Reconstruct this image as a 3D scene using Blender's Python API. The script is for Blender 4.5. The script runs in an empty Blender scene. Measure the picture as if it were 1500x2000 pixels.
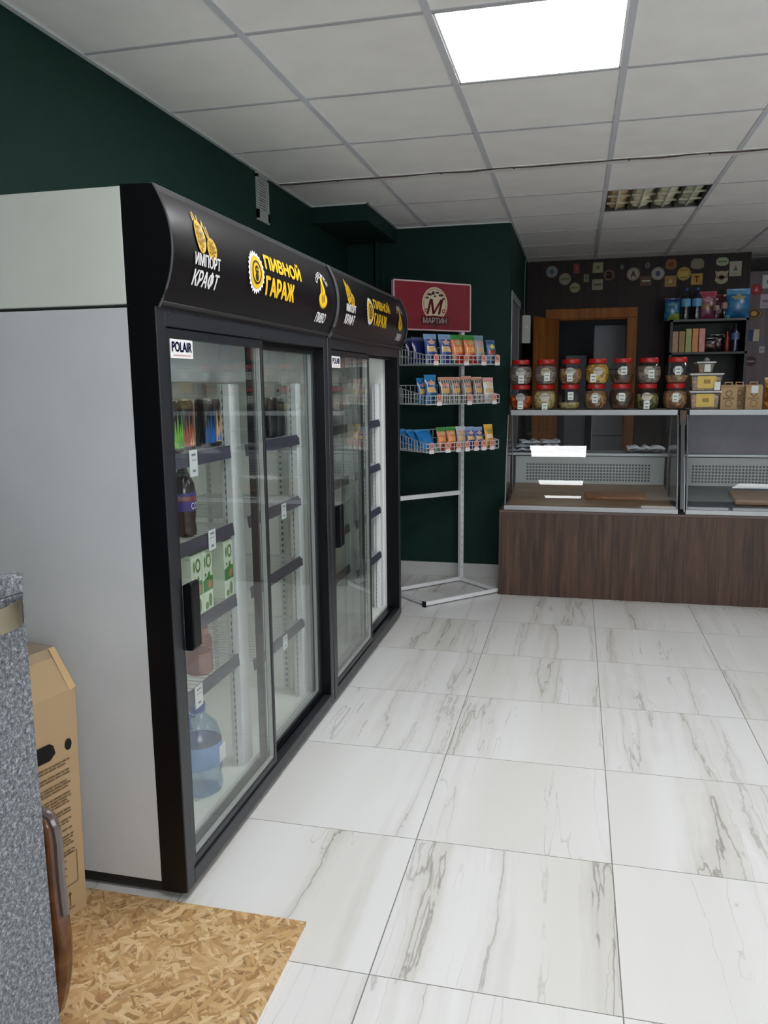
import bpy, bmesh, math, random
from mathutils import Vector, Matrix
random.seed(7)
S = bpy.context.scene
COL = S.collection
# ------------------------------------------------------------------ camera
YAW, PITCH, ROLL, F, H = -0.2377, 0.16, -0.0108, 1544.6, 1.4328
cam = bpy.data.cameras.new('camera'); co = bpy.data.objects.new('camera', cam); COL.objects.link(co)
cy, sy, cp, sp = math.cos(YAW), math.sin(YAW), math.cos(PITCH), math.sin(PITCH)
fw = Vector((sy*cp, cy*cp, -sp)); r0 = Vector((cy, -sy, 0)); u0 = r0.cross(fw)
cr, sr = math.cos(ROLL), math.sin(ROLL)
rt = cr*r0 + sr*u0; up = -sr*r0 + cr*u0
mw = Matrix.Identity(4)
for i in range(3):
    mw[i][0] = rt[i]; mw[i][1] = up[i]; mw[i][2] = -fw[i]
mw[2][3] = H
co.matrix_world = mw
cam.sensor_fit = 'VERTICAL'; cam.sensor_height = 36.0; cam.lens = F/2000*36.0
cam.clip_start = 0.02; cam.clip_end = 60
S.camera = co
# ------------------------------------------------------------------ world, exposure
DAYLIGHT = 3.6  # sky strength, let into the room by the added front window
w = bpy.data.worlds.new('world'); S.world = w; w.use_nodes = True
w.node_tree.nodes['Background'].inputs[0].default_value = (0.9, 0.95, 1.0, 1)
w.node_tree.nodes['Background'].inputs[1].default_value = DAYLIGHT
S.view_settings.view_transform = 'Standard'; S.view_settings.look = 'None'
S.view_settings.exposure = 1.17; S.view_settings.gamma = 1.0; S.view_settings.use_curve_mapping = False
LAMP_NEAR, LAMP_ROOM, LAMP_RIGHT = 13.0, 9.5, 5.0      # emission of the ceiling lights that are on
S.cycles.transparent_max_bounces = 40; S.cycles.max_bounces = 10
S.cycles.use_denoising = True
S.cycles.sample_clamp_indirect = 6.0
S.cycles.caustics_reflective = False; S.cycles.caustics_refractive = False

# ================================================================== materials
def s2l(c):
    return tuple(((v/255)/12.92 if v/255 <= .04045 else ((v/255+.055)/1.055)**2.4) for v in c)
_m = {}
def mat(rgb, rough=.5, metal=0., spec=.5, bump=0., bscale=40., var=0., vscale=6., coat=0., emit=0., name=None):
    key = (rgb, rough, metal, spec, bump, bscale, var, vscale, coat, emit)
    if key in _m: return _m[key]
    m = bpy.data.materials.new(name or 'surface_%d' % len(_m)); m.use_nodes = True
    nt = m.node_tree; b = nt.nodes['Principled BSDF']; l = s2l(rgb)
    b.inputs['Base Color'].default_value = (*l, 1); b.inputs['Roughness'].default_value = rough
    b.inputs['Metallic'].default_value = metal; b.inputs['Specular IOR Level'].default_value = spec
    b.inputs['Coat Weight'].default_value = coat; b.inputs['Coat Roughness'].default_value = .08
    if emit:
        b.inputs['Emission Color'].default_value = (.975, .985, 1, 1); b.inputs['Emission Strength'].default_value = emit
    tc = nt.nodes.new('ShaderNodeTexCoord')
    if var or not bump:
        n = nt.nodes.new('ShaderNodeTexNoise'); n.inputs['Scale'].default_value = vscale; n.inputs['Detail'].default_value = 4
        nt.links.new(tc.outputs['Object'], n.inputs['Vector'])
        v = max(var, .03)
        mr = nt.nodes.new('ShaderNodeMapRange'); mr.inputs['From Min'].default_value = .3; mr.inputs['From Max'].default_value = .7
        mr.inputs['To Min'].default_value = 1-v; mr.inputs['To Max'].default_value = 1+v
        nt.links.new(n.outputs['Fac'], mr.inputs['Value'])
        vm = nt.nodes.new('ShaderNodeVectorMath'); vm.operation = 'SCALE'; vm.inputs[0].default_value = l
        nt.links.new(mr.outputs['Result'], vm.inputs['Scale']); nt.links.new(vm.outputs[0], b.inputs['Base Color'])
    if bump:
        n = nt.nodes.new('ShaderNodeTexNoise'); n.inputs['Scale'].default_value = bscale; n.inputs['Detail'].default_value = 3
        nt.links.new(tc.outputs['Object'], n.inputs['Vector'])
        bp = nt.nodes.new('ShaderNodeBump'); bp.inputs['Strength'].default_value = bump; bp.inputs['Distance'].default_value = .004
        nt.links.new(n.outputs['Fac'], bp.inputs['Height']); nt.links.new(bp.outputs['Normal'], b.inputs['Normal'])
    _m[key] = m
    return m
def glass(name, tint=(.93, .97, .95), refl=1.0, base=0.0, rough=.0, ior=1.5):
    m = bpy.data.materials.new(name); m.use_nodes = True; nt = m.node_tree
    nt.nodes.remove(nt.nodes['Principled BSDF']); out = nt.nodes['Material Output']
    t = nt.nodes.new('ShaderNodeBsdfTransparent'); t.inputs[0].default_value = (*tint, 1)
    g = nt.nodes.new('ShaderNodeBsdfGlossy'); g.inputs['Roughness'].default_value = rough
    fr = nt.nodes.new('ShaderNodeFresnel'); fr.inputs[0].default_value = ior
    ge = nt.nodes.new('ShaderNodeNewGeometry'); iv = nt.nodes.new('ShaderNodeMath'); iv.operation = 'SUBTRACT'; iv.inputs[0].default_value = 1
    mu = nt.nodes.new('ShaderNodeMath'); mu.operation = 'MULTIPLY'
    nt.links.new(ge.outputs['Backfacing'], iv.inputs[1])
    ma = nt.nodes.new('ShaderNodeMath'); ma.operation = 'MULTIPLY_ADD'; ma.inputs[1].default_value = refl; ma.inputs[2].default_value = base
    ma.use_clamp = True
    mx = nt.nodes.new('ShaderNodeMixShader')
    nt.links.new(fr.outputs[0], ma.inputs[0]); nt.links.new(ma.outputs[0], mu.inputs[0]); nt.links.new(iv.outputs[0], mu.inputs[1]); nt.links.new(mu.outputs[0], mx.inputs[0])
    nt.links.new(t.outputs[0], mx.inputs[1]); nt.links.new(g.outputs[0], mx.inputs[2]); nt.links.new(mx.outputs[0], out.inputs[0])
    return m
class NT:
    """small helper for node graphs"""
    def __init__(s, name):
        s.m = bpy.data.materials.new(name); s.m.use_nodes = True; s.t = s.m.node_tree; s.b = s.t.nodes['Principled BSDF']
    def n(s, kind, ins=None, **kw):
        nd = s.t.nodes.new('ShaderNode'+kind)
        for k, v in kw.items(): setattr(nd, k, v)
        for k, v in (ins or {}).items():
            if hasattr(v, 'links') or isinstance(v, bpy.types.NodeSocket): s.t.links.new(v, nd.inputs[k])
            else: nd.inputs[k].default_value = v
        return nd
    def math(s, op, a, b=0., c=None, clamp=False):
        ins = {0: a, 1: b}
        if c is not None: ins[2] = c
        return s.n('Math', ins, operation=op, use_clamp=clamp).outputs[0]
    def ramp(s, fac, stops):
        r = s.n('ValToRGB', {0: fac}); e = r.color_ramp.elements
        while len(e) < len(stops): e.new(.5)
        for i, (p, c) in enumerate(stops): e[i].position = p; e[i].color = (*s2l(c), 1)
        return r.outputs[0]
    def mix(s, fac, a, b, kind='MIX'):
        nd = s.n('Mix', data_type='RGBA', blend_type=kind)
        for i, v in ((0, fac), (6, a), (7, b)):
            if isinstance(v, bpy.types.NodeSocket): s.t.links.new(v, nd.inputs[i])
            else: nd.inputs[i].default_value = v
        return nd.outputs[2]
    def set(s, k, v):
        if isinstance(v, bpy.types.NodeSocket): s.t.links.new(v, s.b.inputs[k])
        else: s.b.inputs[k].default_value = v

def rgba(*c): return (*s2l(c), 1)
FX, FY, T = -0.4571, 1.6792, 0.6
def marble():
    g = NT('marble_tile'); tc = g.n('TexCoord').outputs['Object']
    sep = g.n('SeparateXYZ', {0: tc}); X, Y = sep.outputs[0], sep.outputs[1]
    u = g.math('DIVIDE', g.math('SUBTRACT', X, FX), T); v = g.math('DIVIDE', g.math('SUBTRACT', Y, FY), T)
    iu, iv = g.math('FLOOR', u), g.math('FLOOR', v)
    fu, fv = g.math('SUBTRACT', u, iu), g.math('SUBTRACT', v, iv)
    cell = g.n('CombineXYZ', {0: iu, 1: iv, 2: 3.3}).outputs[0]
    wn = g.n('TexWhiteNoise', {'Vector': cell}, noise_dimensions='3D')
    off = g.n('VectorMath', {0: wn.outputs['Color'], 1: (37., 53., 29.)}, operation='MULTIPLY').outputs[0]
    st = g.n('VectorMath', {0: tc, 1: (1., .055, 1.)}, operation='MULTIPLY').outputs[0]
    base = g.n('VectorMath', {0: st, 1: off}, operation='ADD').outputs[0]
    # skew the veins a little and wobble them
    wob = g.n('TexNoise', {'Vector': g.n('VectorMath', {0: tc, 1: off}, operation='ADD').outputs[0], 'Scale': 2.0, 'Detail': 5., 'Roughness': .6})
    wv = g.n('VectorMath', {0: wob.outputs['Color'], 'Scale': .055}, operation='SCALE').outputs[0]
    p = g.n('VectorMath', {0: base, 1: wv}, operation='ADD').outputs[0]
    n1 = g.n('TexNoise', {'Vector': p, 'Scale': 4.0, 'Detail': 5., 'Roughness': .55}).outputs['Fac']
    n2 = g.n('TexNoise', {'Vector': p, 'Scale': 2.1, 'Detail': 2.}).outputs['Fac']
    n3 = g.n('TexNoise', {'Vector': g.n('VectorMath', {0: p, 1: (5., 9., 1.)}, operation='ADD').outputs[0], 'Scale': 5.5, 'Detail': 3., 'Roughness': .6}).outputs['Fac']
    d1 = g.math('ABSOLUTE', g.math('SUBTRACT', n1, .5))
    thin = g.n('MapRange', {'Value': d1, 'From Min': 0., 'From Max': .007, 'To Min': 1., 'To Max': 0.}).outputs[0]
    wide = g.n('MapRange', {'Value': d1, 'From Min': 0., 'From Max': .07, 'To Min': 1., 'To Max': 0.}).outputs[0]
    msk = g.n('MapRange', {'Value': n2, 'From Min': .40, 'From Max': .58, 'To Min': 0., 'To Max': 1.}).outputs[0]
    d3 = g.math('ABSOLUTE', g.math('SUBTRACT', n3, .47))
    thin2 = g.n('MapRange', {'Value': d3, 'From Min': 0., 'From Max': .0045, 'To Min': 1., 'To Max': 0.}).outputs[0]
    col = g.ramp(n2, [(.3, (221, 220, 216)), (.5, (230, 230, 229)), (.72, (218, 216, 210))])
    col = g.mix(g.math('MULTIPLY', wide, g.math('MULTIPLY', msk, .45)), col, rgba(186, 181, 170))
    col = g.mix(g.math('MULTIPLY', thin, g.math('MULTIPLY', msk, .7)), col, rgba(128, 122, 112))
    col = g.mix(g.math('MULTIPLY', thin2, g.math('MULTIPLY', .5, g.n('MapRange', {'Value': wob.outputs['Fac'], 'From Min': .4, 'From Max': .6, 'To Min': 0., 'To Max': 1.}).outputs[0])), col, rgba(150, 146, 138))
    du = g.math('MINIMUM', fu, g.math('SUBTRACT', 1., fu)); dv = g.math('MINIMUM', fv, g.math('SUBTRACT', 1., fv))
    d = g.math('MINIMUM', du, dv)
    gr = g.math('LESS_THAN', d, .0022)
    gr2 = g.math('LESS_THAN', du, .0028)
    gr = g.math('MAXIMUM', gr, gr2)
    col = g.mix(gr, col, rgba(126, 124, 120))
    g.set('Base Color', col); g.set('Roughness', .3); g.set('Specular IOR Level', .42)
    bp = g.n('Bump', {'Height': g.math('SUBTRACT', 1., gr), 'Strength': .25, 'Distance': .001}); g.set('Normal', bp.outputs[0])
    return g.m
def osb():
    g = NT('strand_board'); tc = g.n('TexCoord').outputs['Object']
    wb = g.n('TexNoise', {'Vector': tc, 'Scale': 9., 'Detail': 3.}).outputs['Color']
    base = g.n('VectorMath', {0: tc, 1: g.n('VectorMath', {0: wb, 'Scale': .045}, operation='SCALE').outputs[0]}, operation='ADD').outputs[0]
    best = None; val = None; hue = None
    for i, (ang, sc) in enumerate(((.2, 1.), (1.05, 1.15), (1.9, .9), (2.7, 1.05), (.65, 1.5), (2.3, 1.4))):
        rot = g.n('VectorRotate', {'Vector': base, 'Angle': ang}, rotation_type='Z_AXIS').outputs[0]
        q = g.n('VectorMath', {0: rot, 1: (18.*sc, 78.*sc, 1.)}, operation='MULTIPLY').outputs[0]
        q = g.n('VectorMath', {0: q, 1: (i*7.3, i*3.1, 0)}, operation='ADD').outputs[0]
        vo = g.n('TexVoronoi', {'Vector': q, 'Scale': 1.}, feature='F1', voronoi_dimensions='2D')
        cs = g.n('SeparateColor', {0: vo.outputs['Color']})
        grain = g.n('TexNoise', {'Vector': g.n('VectorMath', {0: q, 1: (.6, 5., 1.)}, operation='MULTIPLY').outputs[0], 'Scale': 1., 'Detail': 2.}).outputs['Fac']
        h = g.math('SUBTRACT', cs.outputs[0], g.math('MULTIPLY', vo.outputs['Distance'], .35))
        v = g.math('ADD', g.math('MULTIPLY', cs.outputs[1], .62), g.math('MULTIPLY', grain, .38))
        if best is None: best, val = h, v
        else:
            gt = g.math('GREATER_THAN', h, best)
            val = g.n('Mix', {0: gt, 2: val, 3: v}, data_type='FLOAT').outputs[0]
            best = g.math('MAXIMUM', h, best)
    col = g.ramp(val, [(.12, (150, 110, 66)), (.3, (182, 142, 92)), (.5, (200, 163, 114)), (.72, (214, 183, 137)), (.92, (232, 210, 170))])
    dk = g.n('MapRange', {'Value': best, 'From Min': .45, 'From Max': .62, 'To Min': .55, 'To Max': 0.}).outputs[0]
    col = g.mix(dk, col, rgba(112, 80, 44))
    g.set('Base Color', col); g.set('Roughness', .55)
    g.set('Normal', g.n('Bump', {'Height': best, 'Strength': .4, 'Distance': .002}).outputs[0])
    return g.m
def wood(name, stops, sc=(14., 14., 1.2), rough=.45, bump=.1, detail=5.):
    g = NT(name); tc = g.n('TexCoord').outputs['Object']
    q = g.n('VectorMath', {0: tc, 1: sc}, operation='MULTIPLY').outputs[0]
    n = g.n('TexNoise', {'Vector': q, 'Scale': 1., 'Detail': detail, 'Roughness': .6, 'Distortion': .6}).outputs['Fac']
    q2 = g.n('VectorMath', {0: tc, 1: (sc[0]*5, sc[1]*5, sc[2]*3)}, operation='MULTIPLY').outputs[0]
    n2 = g.n('TexNoise', {'Vector': q2, 'Scale': 1., 'Detail': 2.}).outputs['Fac']
    f = g.math('ADD', g.math('MULTIPLY', n, .7), g.math('MULTIPLY', n2, .3))
    g.set('Base Color', g.ramp(f, stops)); g.set('Roughness', rough)
    if bump: g.set('Normal', g.n('Bump', {'Height': f, 'Strength': bump, 'Distance': .003}).outputs[0])
    return g.m
def granite():
    g = NT('speckled_laminate'); tc = g.n('TexCoord').outputs['Object']
    n = g.n('TexNoise', {'Vector': tc, 'Scale': 320., 'Detail': 3., 'Roughness': .7}).outputs['Fac']
    n2 = g.n('TexNoise', {'Vector': tc, 'Scale': 150., 'Detail': 2.}).outputs['Fac']
    f = g.math('ADD', g.math('MULTIPLY', n, .6), g.math('MULTIPLY', n2, .4))
    g.set('Base Color', g.ramp(f, [(.36, (50, 52, 56)), (.47, (92, 95, 101)), (.55, (122, 125, 130)), (.65, (172, 174, 180))]))
    g.set('Roughness', .55)
    return g.m
def speck(name, stops, scale, rough=.5, bump=.3, stretch=(1, 1, 1)):
    g = NT(name); tc = g.n('TexCoord').outputs['Object']
    q = g.n('VectorMath', {0: tc, 1: stretch}, operation='MULTIPLY').outputs[0]
    v = g.n('TexVoronoi', {'Vector': q, 'Scale': scale})
    f = g.math('MULTIPLY', g.n('SeparateColor', {0: v.outputs['Color']}).outputs[0], g.math('SUBTRACT', 1.15, g.math('MULTIPLY', v.outputs['Distance'], .7)))
    g.set('Base Color', g.ramp(f, stops)); g.set('Roughness', rough)
    g.set('Normal', g.n('Bump', {'Height': v.outputs['Distance'], 'Strength': bump, 'Distance': .004}).outputs[0])
    return g.m

M_floor = marble(); M_osb = osb(); M_granite = granite()
M_green = mat((13, 43, 37), .7, spec=.22, bump=.35, bscale=120, var=.06, vscale=9)
M_tile = mat((240, 238, 236), .9, spec=.2, bump=.15, bscale=300, var=.025)
M_grid = mat((200, 202, 208), .6, spec=.3)
M_gridthin = mat((178, 179, 183), .7, spec=.3)
M_white = mat((225, 225, 222), .5)
M_fridge = mat((196, 198, 200), .38, var=.02)
M_fridgeup = mat((206, 210, 202), .4, var=.02)
M_liner = mat((232, 234, 228), .5)
M_black = mat((7, 8, 12), .36, spec=.3)
M_blackgloss = mat((18, 16, 19), .3, spec=.45)
M_frame = mat((35, 37, 42), .38)
M_doorframe = mat((30, 32, 38), .35)
M_strip = mat((66, 66, 82), .45)
M_steel = mat((176, 176, 174), .28, metal=1.)
M_alu = mat((168, 170, 172), .42, metal=.6)
M_wire = mat((205, 208, 210), .4, metal=.3)
M_whitepost = mat((222, 224, 226), .45)
M_gold = mat((226, 182, 40), .5)
M_goldd = mat((150, 112, 22), .5)
M_print = mat((232, 232, 230), .5)
M_darkwood = wood('dark_panelling', [(.3, (22, 15, 13)), (.5, (36, 25, 22)), (.7, (48, 34, 29))], (20., 20., .9), .55, .1)
M_laminate = wood('walnut_laminate', [(.32, (40, 25, 17)), (.45, (62, 42, 31)), (.55, (78, 56, 42)), (.7, (100, 75, 58))], (26., 26., 1.5), .5, .08)
M_pine = wood('orange_varnished_pine', [(.3, (104, 58, 22)), (.5, (146, 88, 38)), (.7, (172, 110, 54))], (16., 16., 1.), .5, .05)
M_pine.node_tree.nodes['Principled BSDF'].inputs['Specular IOR Level'].default_value = .2
M_darkwood.node_tree.nodes['Principled BSDF'].inputs['Specular IOR Level'].default_value = .25
M_card = mat((186, 158, 122), .8, var=.03, vscale=3)
M_glass = glass('door_glass', (.982, .992, .986), 1.25, .0)
M_glassthin = glass('case_glass', (.955, .97, .97), 1.0, .0)
M_pet = glass('clear_plastic', (.93, .93, .92), 1.3, .02, .05, 1.45)
M_lamp = mat((250, 250, 250), .5, emit=LAMP_NEAR, name='lit_diffuser')
M_lamp2 = mat((250, 250, 251), .5, emit=LAMP_ROOM, name='lit_diffuser_room')
M_lamp3 = mat((250, 250, 252), .5, emit=LAMP_RIGHT, name='lit_diffuser_right')

# ================================================================== mesh building
class MB:
    def __init__(s): s.v = []; s.f = []; s.mi = []; s.cur = 0
    def add(s, vs, fs):
        o = len(s.v); s.v += [tuple(p) for p in vs]
        for f in fs: s.f.append(tuple(o+i for i in f)); s.mi.append(s.cur)
        return s
    def box(s, x0, x1, y0, y1, z0, z1):
        if x0 > x1: x0, x1 = x1, x0
        if y0 > y1: y0, y1 = y1, y0
        if z0 > z1: z0, z1 = z1, z0
        return s.add([(x0,y0,z0),(x1,y0,z0),(x1,y1,z0),(x0,y1,z0),(x0,y0,z1),(x1,y0,z1),(x1,y1,z1),(x0,y1,z1)],
            [(0,3,2,1),(4,5,6,7),(0,1,5,4),(1,2,6,5),(2,3,7,6),(3,0,4,7)])
    def prism(s, prof, a0, a1, axis='y'):
        """prof: closed 2D outline; extruded along an axis (y: prof=(x,z); x: prof=(y,z); z: prof=(x,y))"""
        n = len(prof)
        def P(p, a): return {'y': (p[0], a, p[1]), 'x': (a, p[0], p[1]), 'z': (p[0], p[1], a)}[axis]
        vs = [P(p, a0) for p in prof] + [P(p, a1) for p in prof]
        return s.add(vs, [tuple(range(n)), tuple(range(2*n-1, n-1, -1))] + [(i, (i+1) % n, n+(i+1) % n, n+i) for i in range(n)])
    def lathe(s, prof, n=24, c=(0, 0, 0), cap=True):
        """prof: (radius, z) from bottom to top around z"""
        vs = []; 
        for r, z in prof:
            for k in range(n):
                a = 2*math.pi*k/n; vs.append((c[0]+r*math.cos(a), c[1]+r*math.sin(a), c[2]+z))
        fs = []
        for i in range(len(prof)-1):
            for k in range(n):
                k2 = (k+1) % n; fs.append((i*n+k, i*n+k2, (i+1)*n+k2, (i+1)*n+k))
        if cap: fs.append(tuple(range(n-1, -1, -1))); fs.append(tuple((len(prof)-1)*n+k for k in range(n)))
        return s.add(vs, fs)
    def tube(s, pts, r, n=8, closed=False):
        pts = [Vector(p) for p in pts]; rings = []; m = len(pts)
        for i, p in enumerate(pts):
            a = pts[i-1] if (i > 0 or closed) else p; b = pts[(i+1) % m] if (i < m-1 or closed) else p
            d = (b-a).normalized(); h = Vector((0, 0, 1)) if abs(d.z) < .9 else Vector((1, 0, 0))
            e1 = d.cross(h).normalized(); e2 = d.cross(e1)
            rings.append([p + r*(math.cos(2*math.pi*k/n+math.pi/n)*e1 + math.sin(2*math.pi*k/n+math.pi/n)*e2) for k in range(n)])
        vs = [q for rg in rings for q in rg]; fs = []
        for i in range(m if closed else m-1):
            j = (i+1) % m
            for k in range(n): fs.append((i*n+k, i*n+(k+1) % n, j*n+(k+1) % n, j*n+k))
        if not closed: fs += [tuple(range(n-1, -1, -1)), tuple((m-1)*n+k for k in range(n))]
        return s.add(vs, fs)
    def bar(s, a, b, w=.01, h=None):
        """square bar from a to b"""
        h = h or w; a = Vector(a); b = Vector(b); d = (b-a).normalized()
        q = Vector((0, 0, 1)) if abs(d.z) < .9 else Vector((1, 0, 0))
        e1 = d.cross(q).normalized()*w/2; e2 = d.cross(e1).normalized()*h/2
        vs = [a-e1-e2, a+e1-e2, a+e1+e2, a-e1+e2, b-e1-e2, b+e1-e2, b+e1+e2, b-e1+e2]
        return s.add(vs, [(0,3,2,1),(4,5,6,7),(0,1,5,4),(1,2,6,5),(2,3,7,6),(3,0,4,7)])
    def build(s, name, m, parent=None, world=False, smooth=False, bevel=0., loc=None, solid=0.):
        me = bpy.data.meshes.new(name)
        vs = s.v
        if world and parent is not None:
            mi = parent.matrix_world.inverted() if parent.parent is None else None
            pl = root_loc(parent)
            vs = [(p[0]-pl[0], p[1]-pl[1], p[2]-pl[2]) for p in s.v]
        if loc is not None: vs = [(p[0]-loc[0], p[1]-loc[1], p[2]-loc[2]) for p in vs]
        me.from_pydata(vs, [], s.f)
        ms = m if isinstance(m, (list, tuple)) else [m]
        for x in ms: me.materials.append(x)
        for i, p in enumerate(me.polygons):
            p.material_index = min(s.mi[i], len(ms)-1); p.use_smooth = smooth
        bm = bmesh.new(); bm.from_mesh(me); bmesh.ops.recalc_face_normals(bm, faces=bm.faces); bm.to_mesh(me); bm.free()
        if smooth:
            try: me.set_sharp_from_angle(angle=math.radians(38))
            except Exception: pass
        o = bpy.data.objects.new(name, me); COL.objects.link(o)
        if loc is not None: o.location = loc
        if parent is not None: o.parent = parent
        if bevel:
            b = o.modifiers.new('bevel', 'BEVEL'); b.width = bevel; b.segments = 2; b.limit_method = 'ANGLE'; b.angle_limit = math.radians(40)
        if solid:
            b = o.modifiers.new('solid', 'SOLIDIFY'); b.thickness = solid
        return o
def root_loc(o):
    l = Vector((0, 0, 0))
    while o is not None: l = l + o.location; o = o.parent
    return l
def tag(o, label, cat, group=None):
    o['label'] = label; o['category'] = cat
    if group: o['group'] = group
    return o
def thing(name, label, cat, loc=(0, 0, 0), rotz=0, group=None):
    o = bpy.data.objects.new(name, None); COL.objects.link(o); o.empty_display_size = .05
    o.location = loc; o.rotation_euler = (0, 0, rotz)
    return tag(o, label, cat, group)
def struct(name, mb, m, **k):
    o = mb.build(name, m, **k); o['kind'] = 'structure'; return o
def dup(root, loc, rotz, label, group=None, scale=None):
    r = root.copy(); COL.objects.link(r); r.location = loc; r.rotation_euler = (0, 0, rotz); r['label'] = label
    if group: r['group'] = group
    if scale: r.scale = scale
    for ch in list(root.children):
        c = ch.copy(); COL.objects.link(c); c.parent = r
        for gch in ch.children:
            d = gch.copy(); COL.objects.link(d); d.parent = c
    return r
# ---- lettering
_tx = {}
def textgeo(s, bold=0.0, shear=0.0, cuts=0):
    key = (s, bold, shear, cuts)
    if key in _tx: return _tx[key]
    cu = bpy.data.curves.new('t', 'FONT'); cu.body = s; cu.size = 1; cu.offset = bold; cu.shear = shear; cu.resolution_u = 3
    o = bpy.data.objects.new('t', cu); COL.objects.link(o)
    bpy.context.view_layer.update()
    dg = bpy.context.evaluated_depsgraph_get(); me = bpy.data.meshes.new_from_object(o.evaluated_get(dg))
    bpy.data.objects.remove(o)
    bm = bmesh.new(); bm.from_mesh(me)
    ys = [v.co.y for v in bm.verts]; xs = [v.co.x for v in bm.verts]
    x0, x1, y0, y1 = min(xs), max(xs), min(ys), max(ys)
    for i in range(1, cuts+1):
        y = y0+(y1-y0)*i/(cuts+1)
        bmesh.ops.bisect_plane(bm, geom=bm.verts[:]+bm.edges[:]+bm.faces[:], plane_co=(0, y, 0), plane_no=(0, 1, 0))
    vs = [((v.co.x-x0)/(x1-x0), (v.co.y-y0)/(y1-y0)) for v in bm.verts]
    bm.verts.index_update()
    bmesh.ops.triangulate(bm, faces=bm.faces[:]); bm.verts.index_update()
    fs = [tuple(v.index for v in f.verts) for f in bm.faces]
    bm.free(); bpy.data.meshes.remove(me)
    _tx[key] = (vs, fs); return _tx[key]
def put_text(mb, s, box, mp, bold=0.0, shear=0.0, cuts=0, warp=None):
    """box=(u0,u1,v0,v1) in the surface's own metres; mp(u,v)->3D"""
    vs, fs = textgeo(s, 0.0, shear, cuts); u0, u1, v0, v1 = box
    k = bold*.30*(v1-v0)
    for q, (du, dv) in enumerate(((0, 0), (k, 0), (-k, 0), (0, k*.7), (0, -k*.7)) if k else ((0, 0),)):
        out = []
        for a, b in vs:
            u = u0+(u1-u0)*a; v = v0+(v1-v0)*b
            if warp: u, v = warp(a, b, u, v)
            p = mp(u+du, v+dv); o0 = mp(u, v)
            out.append(p)
        mb.add(out, fs)
def poly2(mb, pts, mp):
    mb.add([mp(u, v) for u, v in pts], [tuple(range(len(pts)))])
def disc(cx, cy, rx, ry=None, n=28, a0=0, a1=2*math.pi):
    ry = ry or rx
    return [(cx+rx*math.cos(a0+(a1-a0)*k/n), cy+ry*math.sin(a0+(a1-a0)*k/n)) for k in range(n)]
def ring(mb, cx, cy, r0, r1, mp, n=28, ry=1.0):
    vs = []
    for k in range(n):
        a = 2*math.pi*k/n; c, s_ = math.cos(a), math.sin(a)*ry
        vs += [mp(cx+r0*c, cy+r0*s_), mp(cx+r1*c, cy+r1*s_)]
    mb.add(vs, [(2*k, 2*k+1, (2*k+3) % (2*n), (2*k+2) % (2*n)) for k in range(n)])

# ================================================================== the room
CH = 2.5359
XL, XR, YF = -1.65, 4.2, -2.4
YB, YG, XG = 7.7, 5.77, -0.47
struct('floor', MB().box(-2.0, XR+.1, YF-.1, 9.4, -.06, 0), M_floor)
GX, GY, GAP = -1.0662, 2.5462, .0816
cols = [GX+.6*c for c in range(-1, 10)]
def rowy(r): return GY+.6*r+(GAP if r >= 3 else 0)
rows = [rowy(r) for r in range(-9, 9)]
LIGHTS = {(1, 0), (1, -4), (1, -8), (5, 0), (5, -4), (2, 4), (5, 5)}     # (column, row) cells that hold a fitting
mb = MB()
for ci in range(-1, 9):
    for ri in range(-9, 10):
        if (ci, ri) in LIGHTS: continue
        x0, x1 = GX+.6*ci, GX+.6*(ci+1); y0, y1 = rowy(ri), rowy(ri+1)
        if ri == 2: y1 = y0+.6
        x0 = max(x0, XL); x1 = min(x1, XR); y0 = max(y0, YF)
        if x1 <= x0 or y1 <= y0: continue
        if y0 > 8.6: continue
        mb.box(x0, x1, y0, y1, CH, CH+.03)
struct('ceiling', mb, M_tile)
mb = MB()     # the strip that closes the irregular row
mb.box(XL, XR, rowy(2)+.6-.004, rowy(3)+.004, CH-.004, CH+.02); mb.box(XL, XR, YF, 9.5, CH+.2, CH+.25)
struct('trim_1', mb, M_white)
mb = MB()
for ci in range(0, 10):
    x = GX+.6*ci
    for a, b in ((YF, rowy(2)+.596), (rowy(3)+.004, 8.6)):
        mb.box(x-.012, x+.012, a, b, CH-.004, CH+.002)
struct('trim_2', mb, M_grid)
mb = MB()
for r in range(-8, 10):
    if r == 3: continue
    y = rowy(r)
    xs = XL
    mb.box(xs, XR, y-.008, y+.008, CH-.003, CH+.002)
struct('trim_3', mb, M_gridthin)
mb = MB()      # wall angle and the ragged filler along the painted wall
mb.box(XL, XL+.018, YF, 4.94, CH-.006, CH)
mb.box(XL, -1.27, 4.93, 4.945, CH-.006, CH); mb.box(-1.285, -1.268, 4.93, YG, CH-.006, CH)
mb.box(-1.29, XG, YG-.014, YG, CH-.008, CH); mb.box(XG, XG+.016, YG, YB, CH-.008, CH)
struct('trim_4', mb, mat((196, 200, 202), .6))
# walls
struct('wall_left', MB().box(XL-.12, XL, YF, YG+.1, 0, CH+.2), M_green)
mb = MB().box(XL, -1.285, 4.945, YG, CH-.10, CH+.02)                       # duct box under the ceiling
mb.box(XL, -1.41, YG-.0, YG+.1, 0, CH+.1)
mb.box(-1.43, XG, YG, YG+.12, 0, CH+.1)
struct('wall_niche', mb, M_green)
mb = MB().prism([(-1.455, YG), (-1.40, YG), (-1.40, YG-.05), (-1.43, YG-.05)], 0, CH-.10, 'z')
struct('trim_5', mb, M_green)
mb = MB().box(XG-.12, XG, YG+.12, YB, 2.06, CH+.1); mb.box(XG-.12, XG, YG+.12, YG+.14, 0, 2.06)
struct('wall_passage', mb, M_green)
mb = MB().box(XG-.12, XG-.015, YG+.14, 6.79, 0, 2.06)
mb.box(XG-.12, XG-.005, 6.79, YB, 0, 2.06); struct('wall_recess', mb, mat((112, 114, 120), .6))
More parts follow.
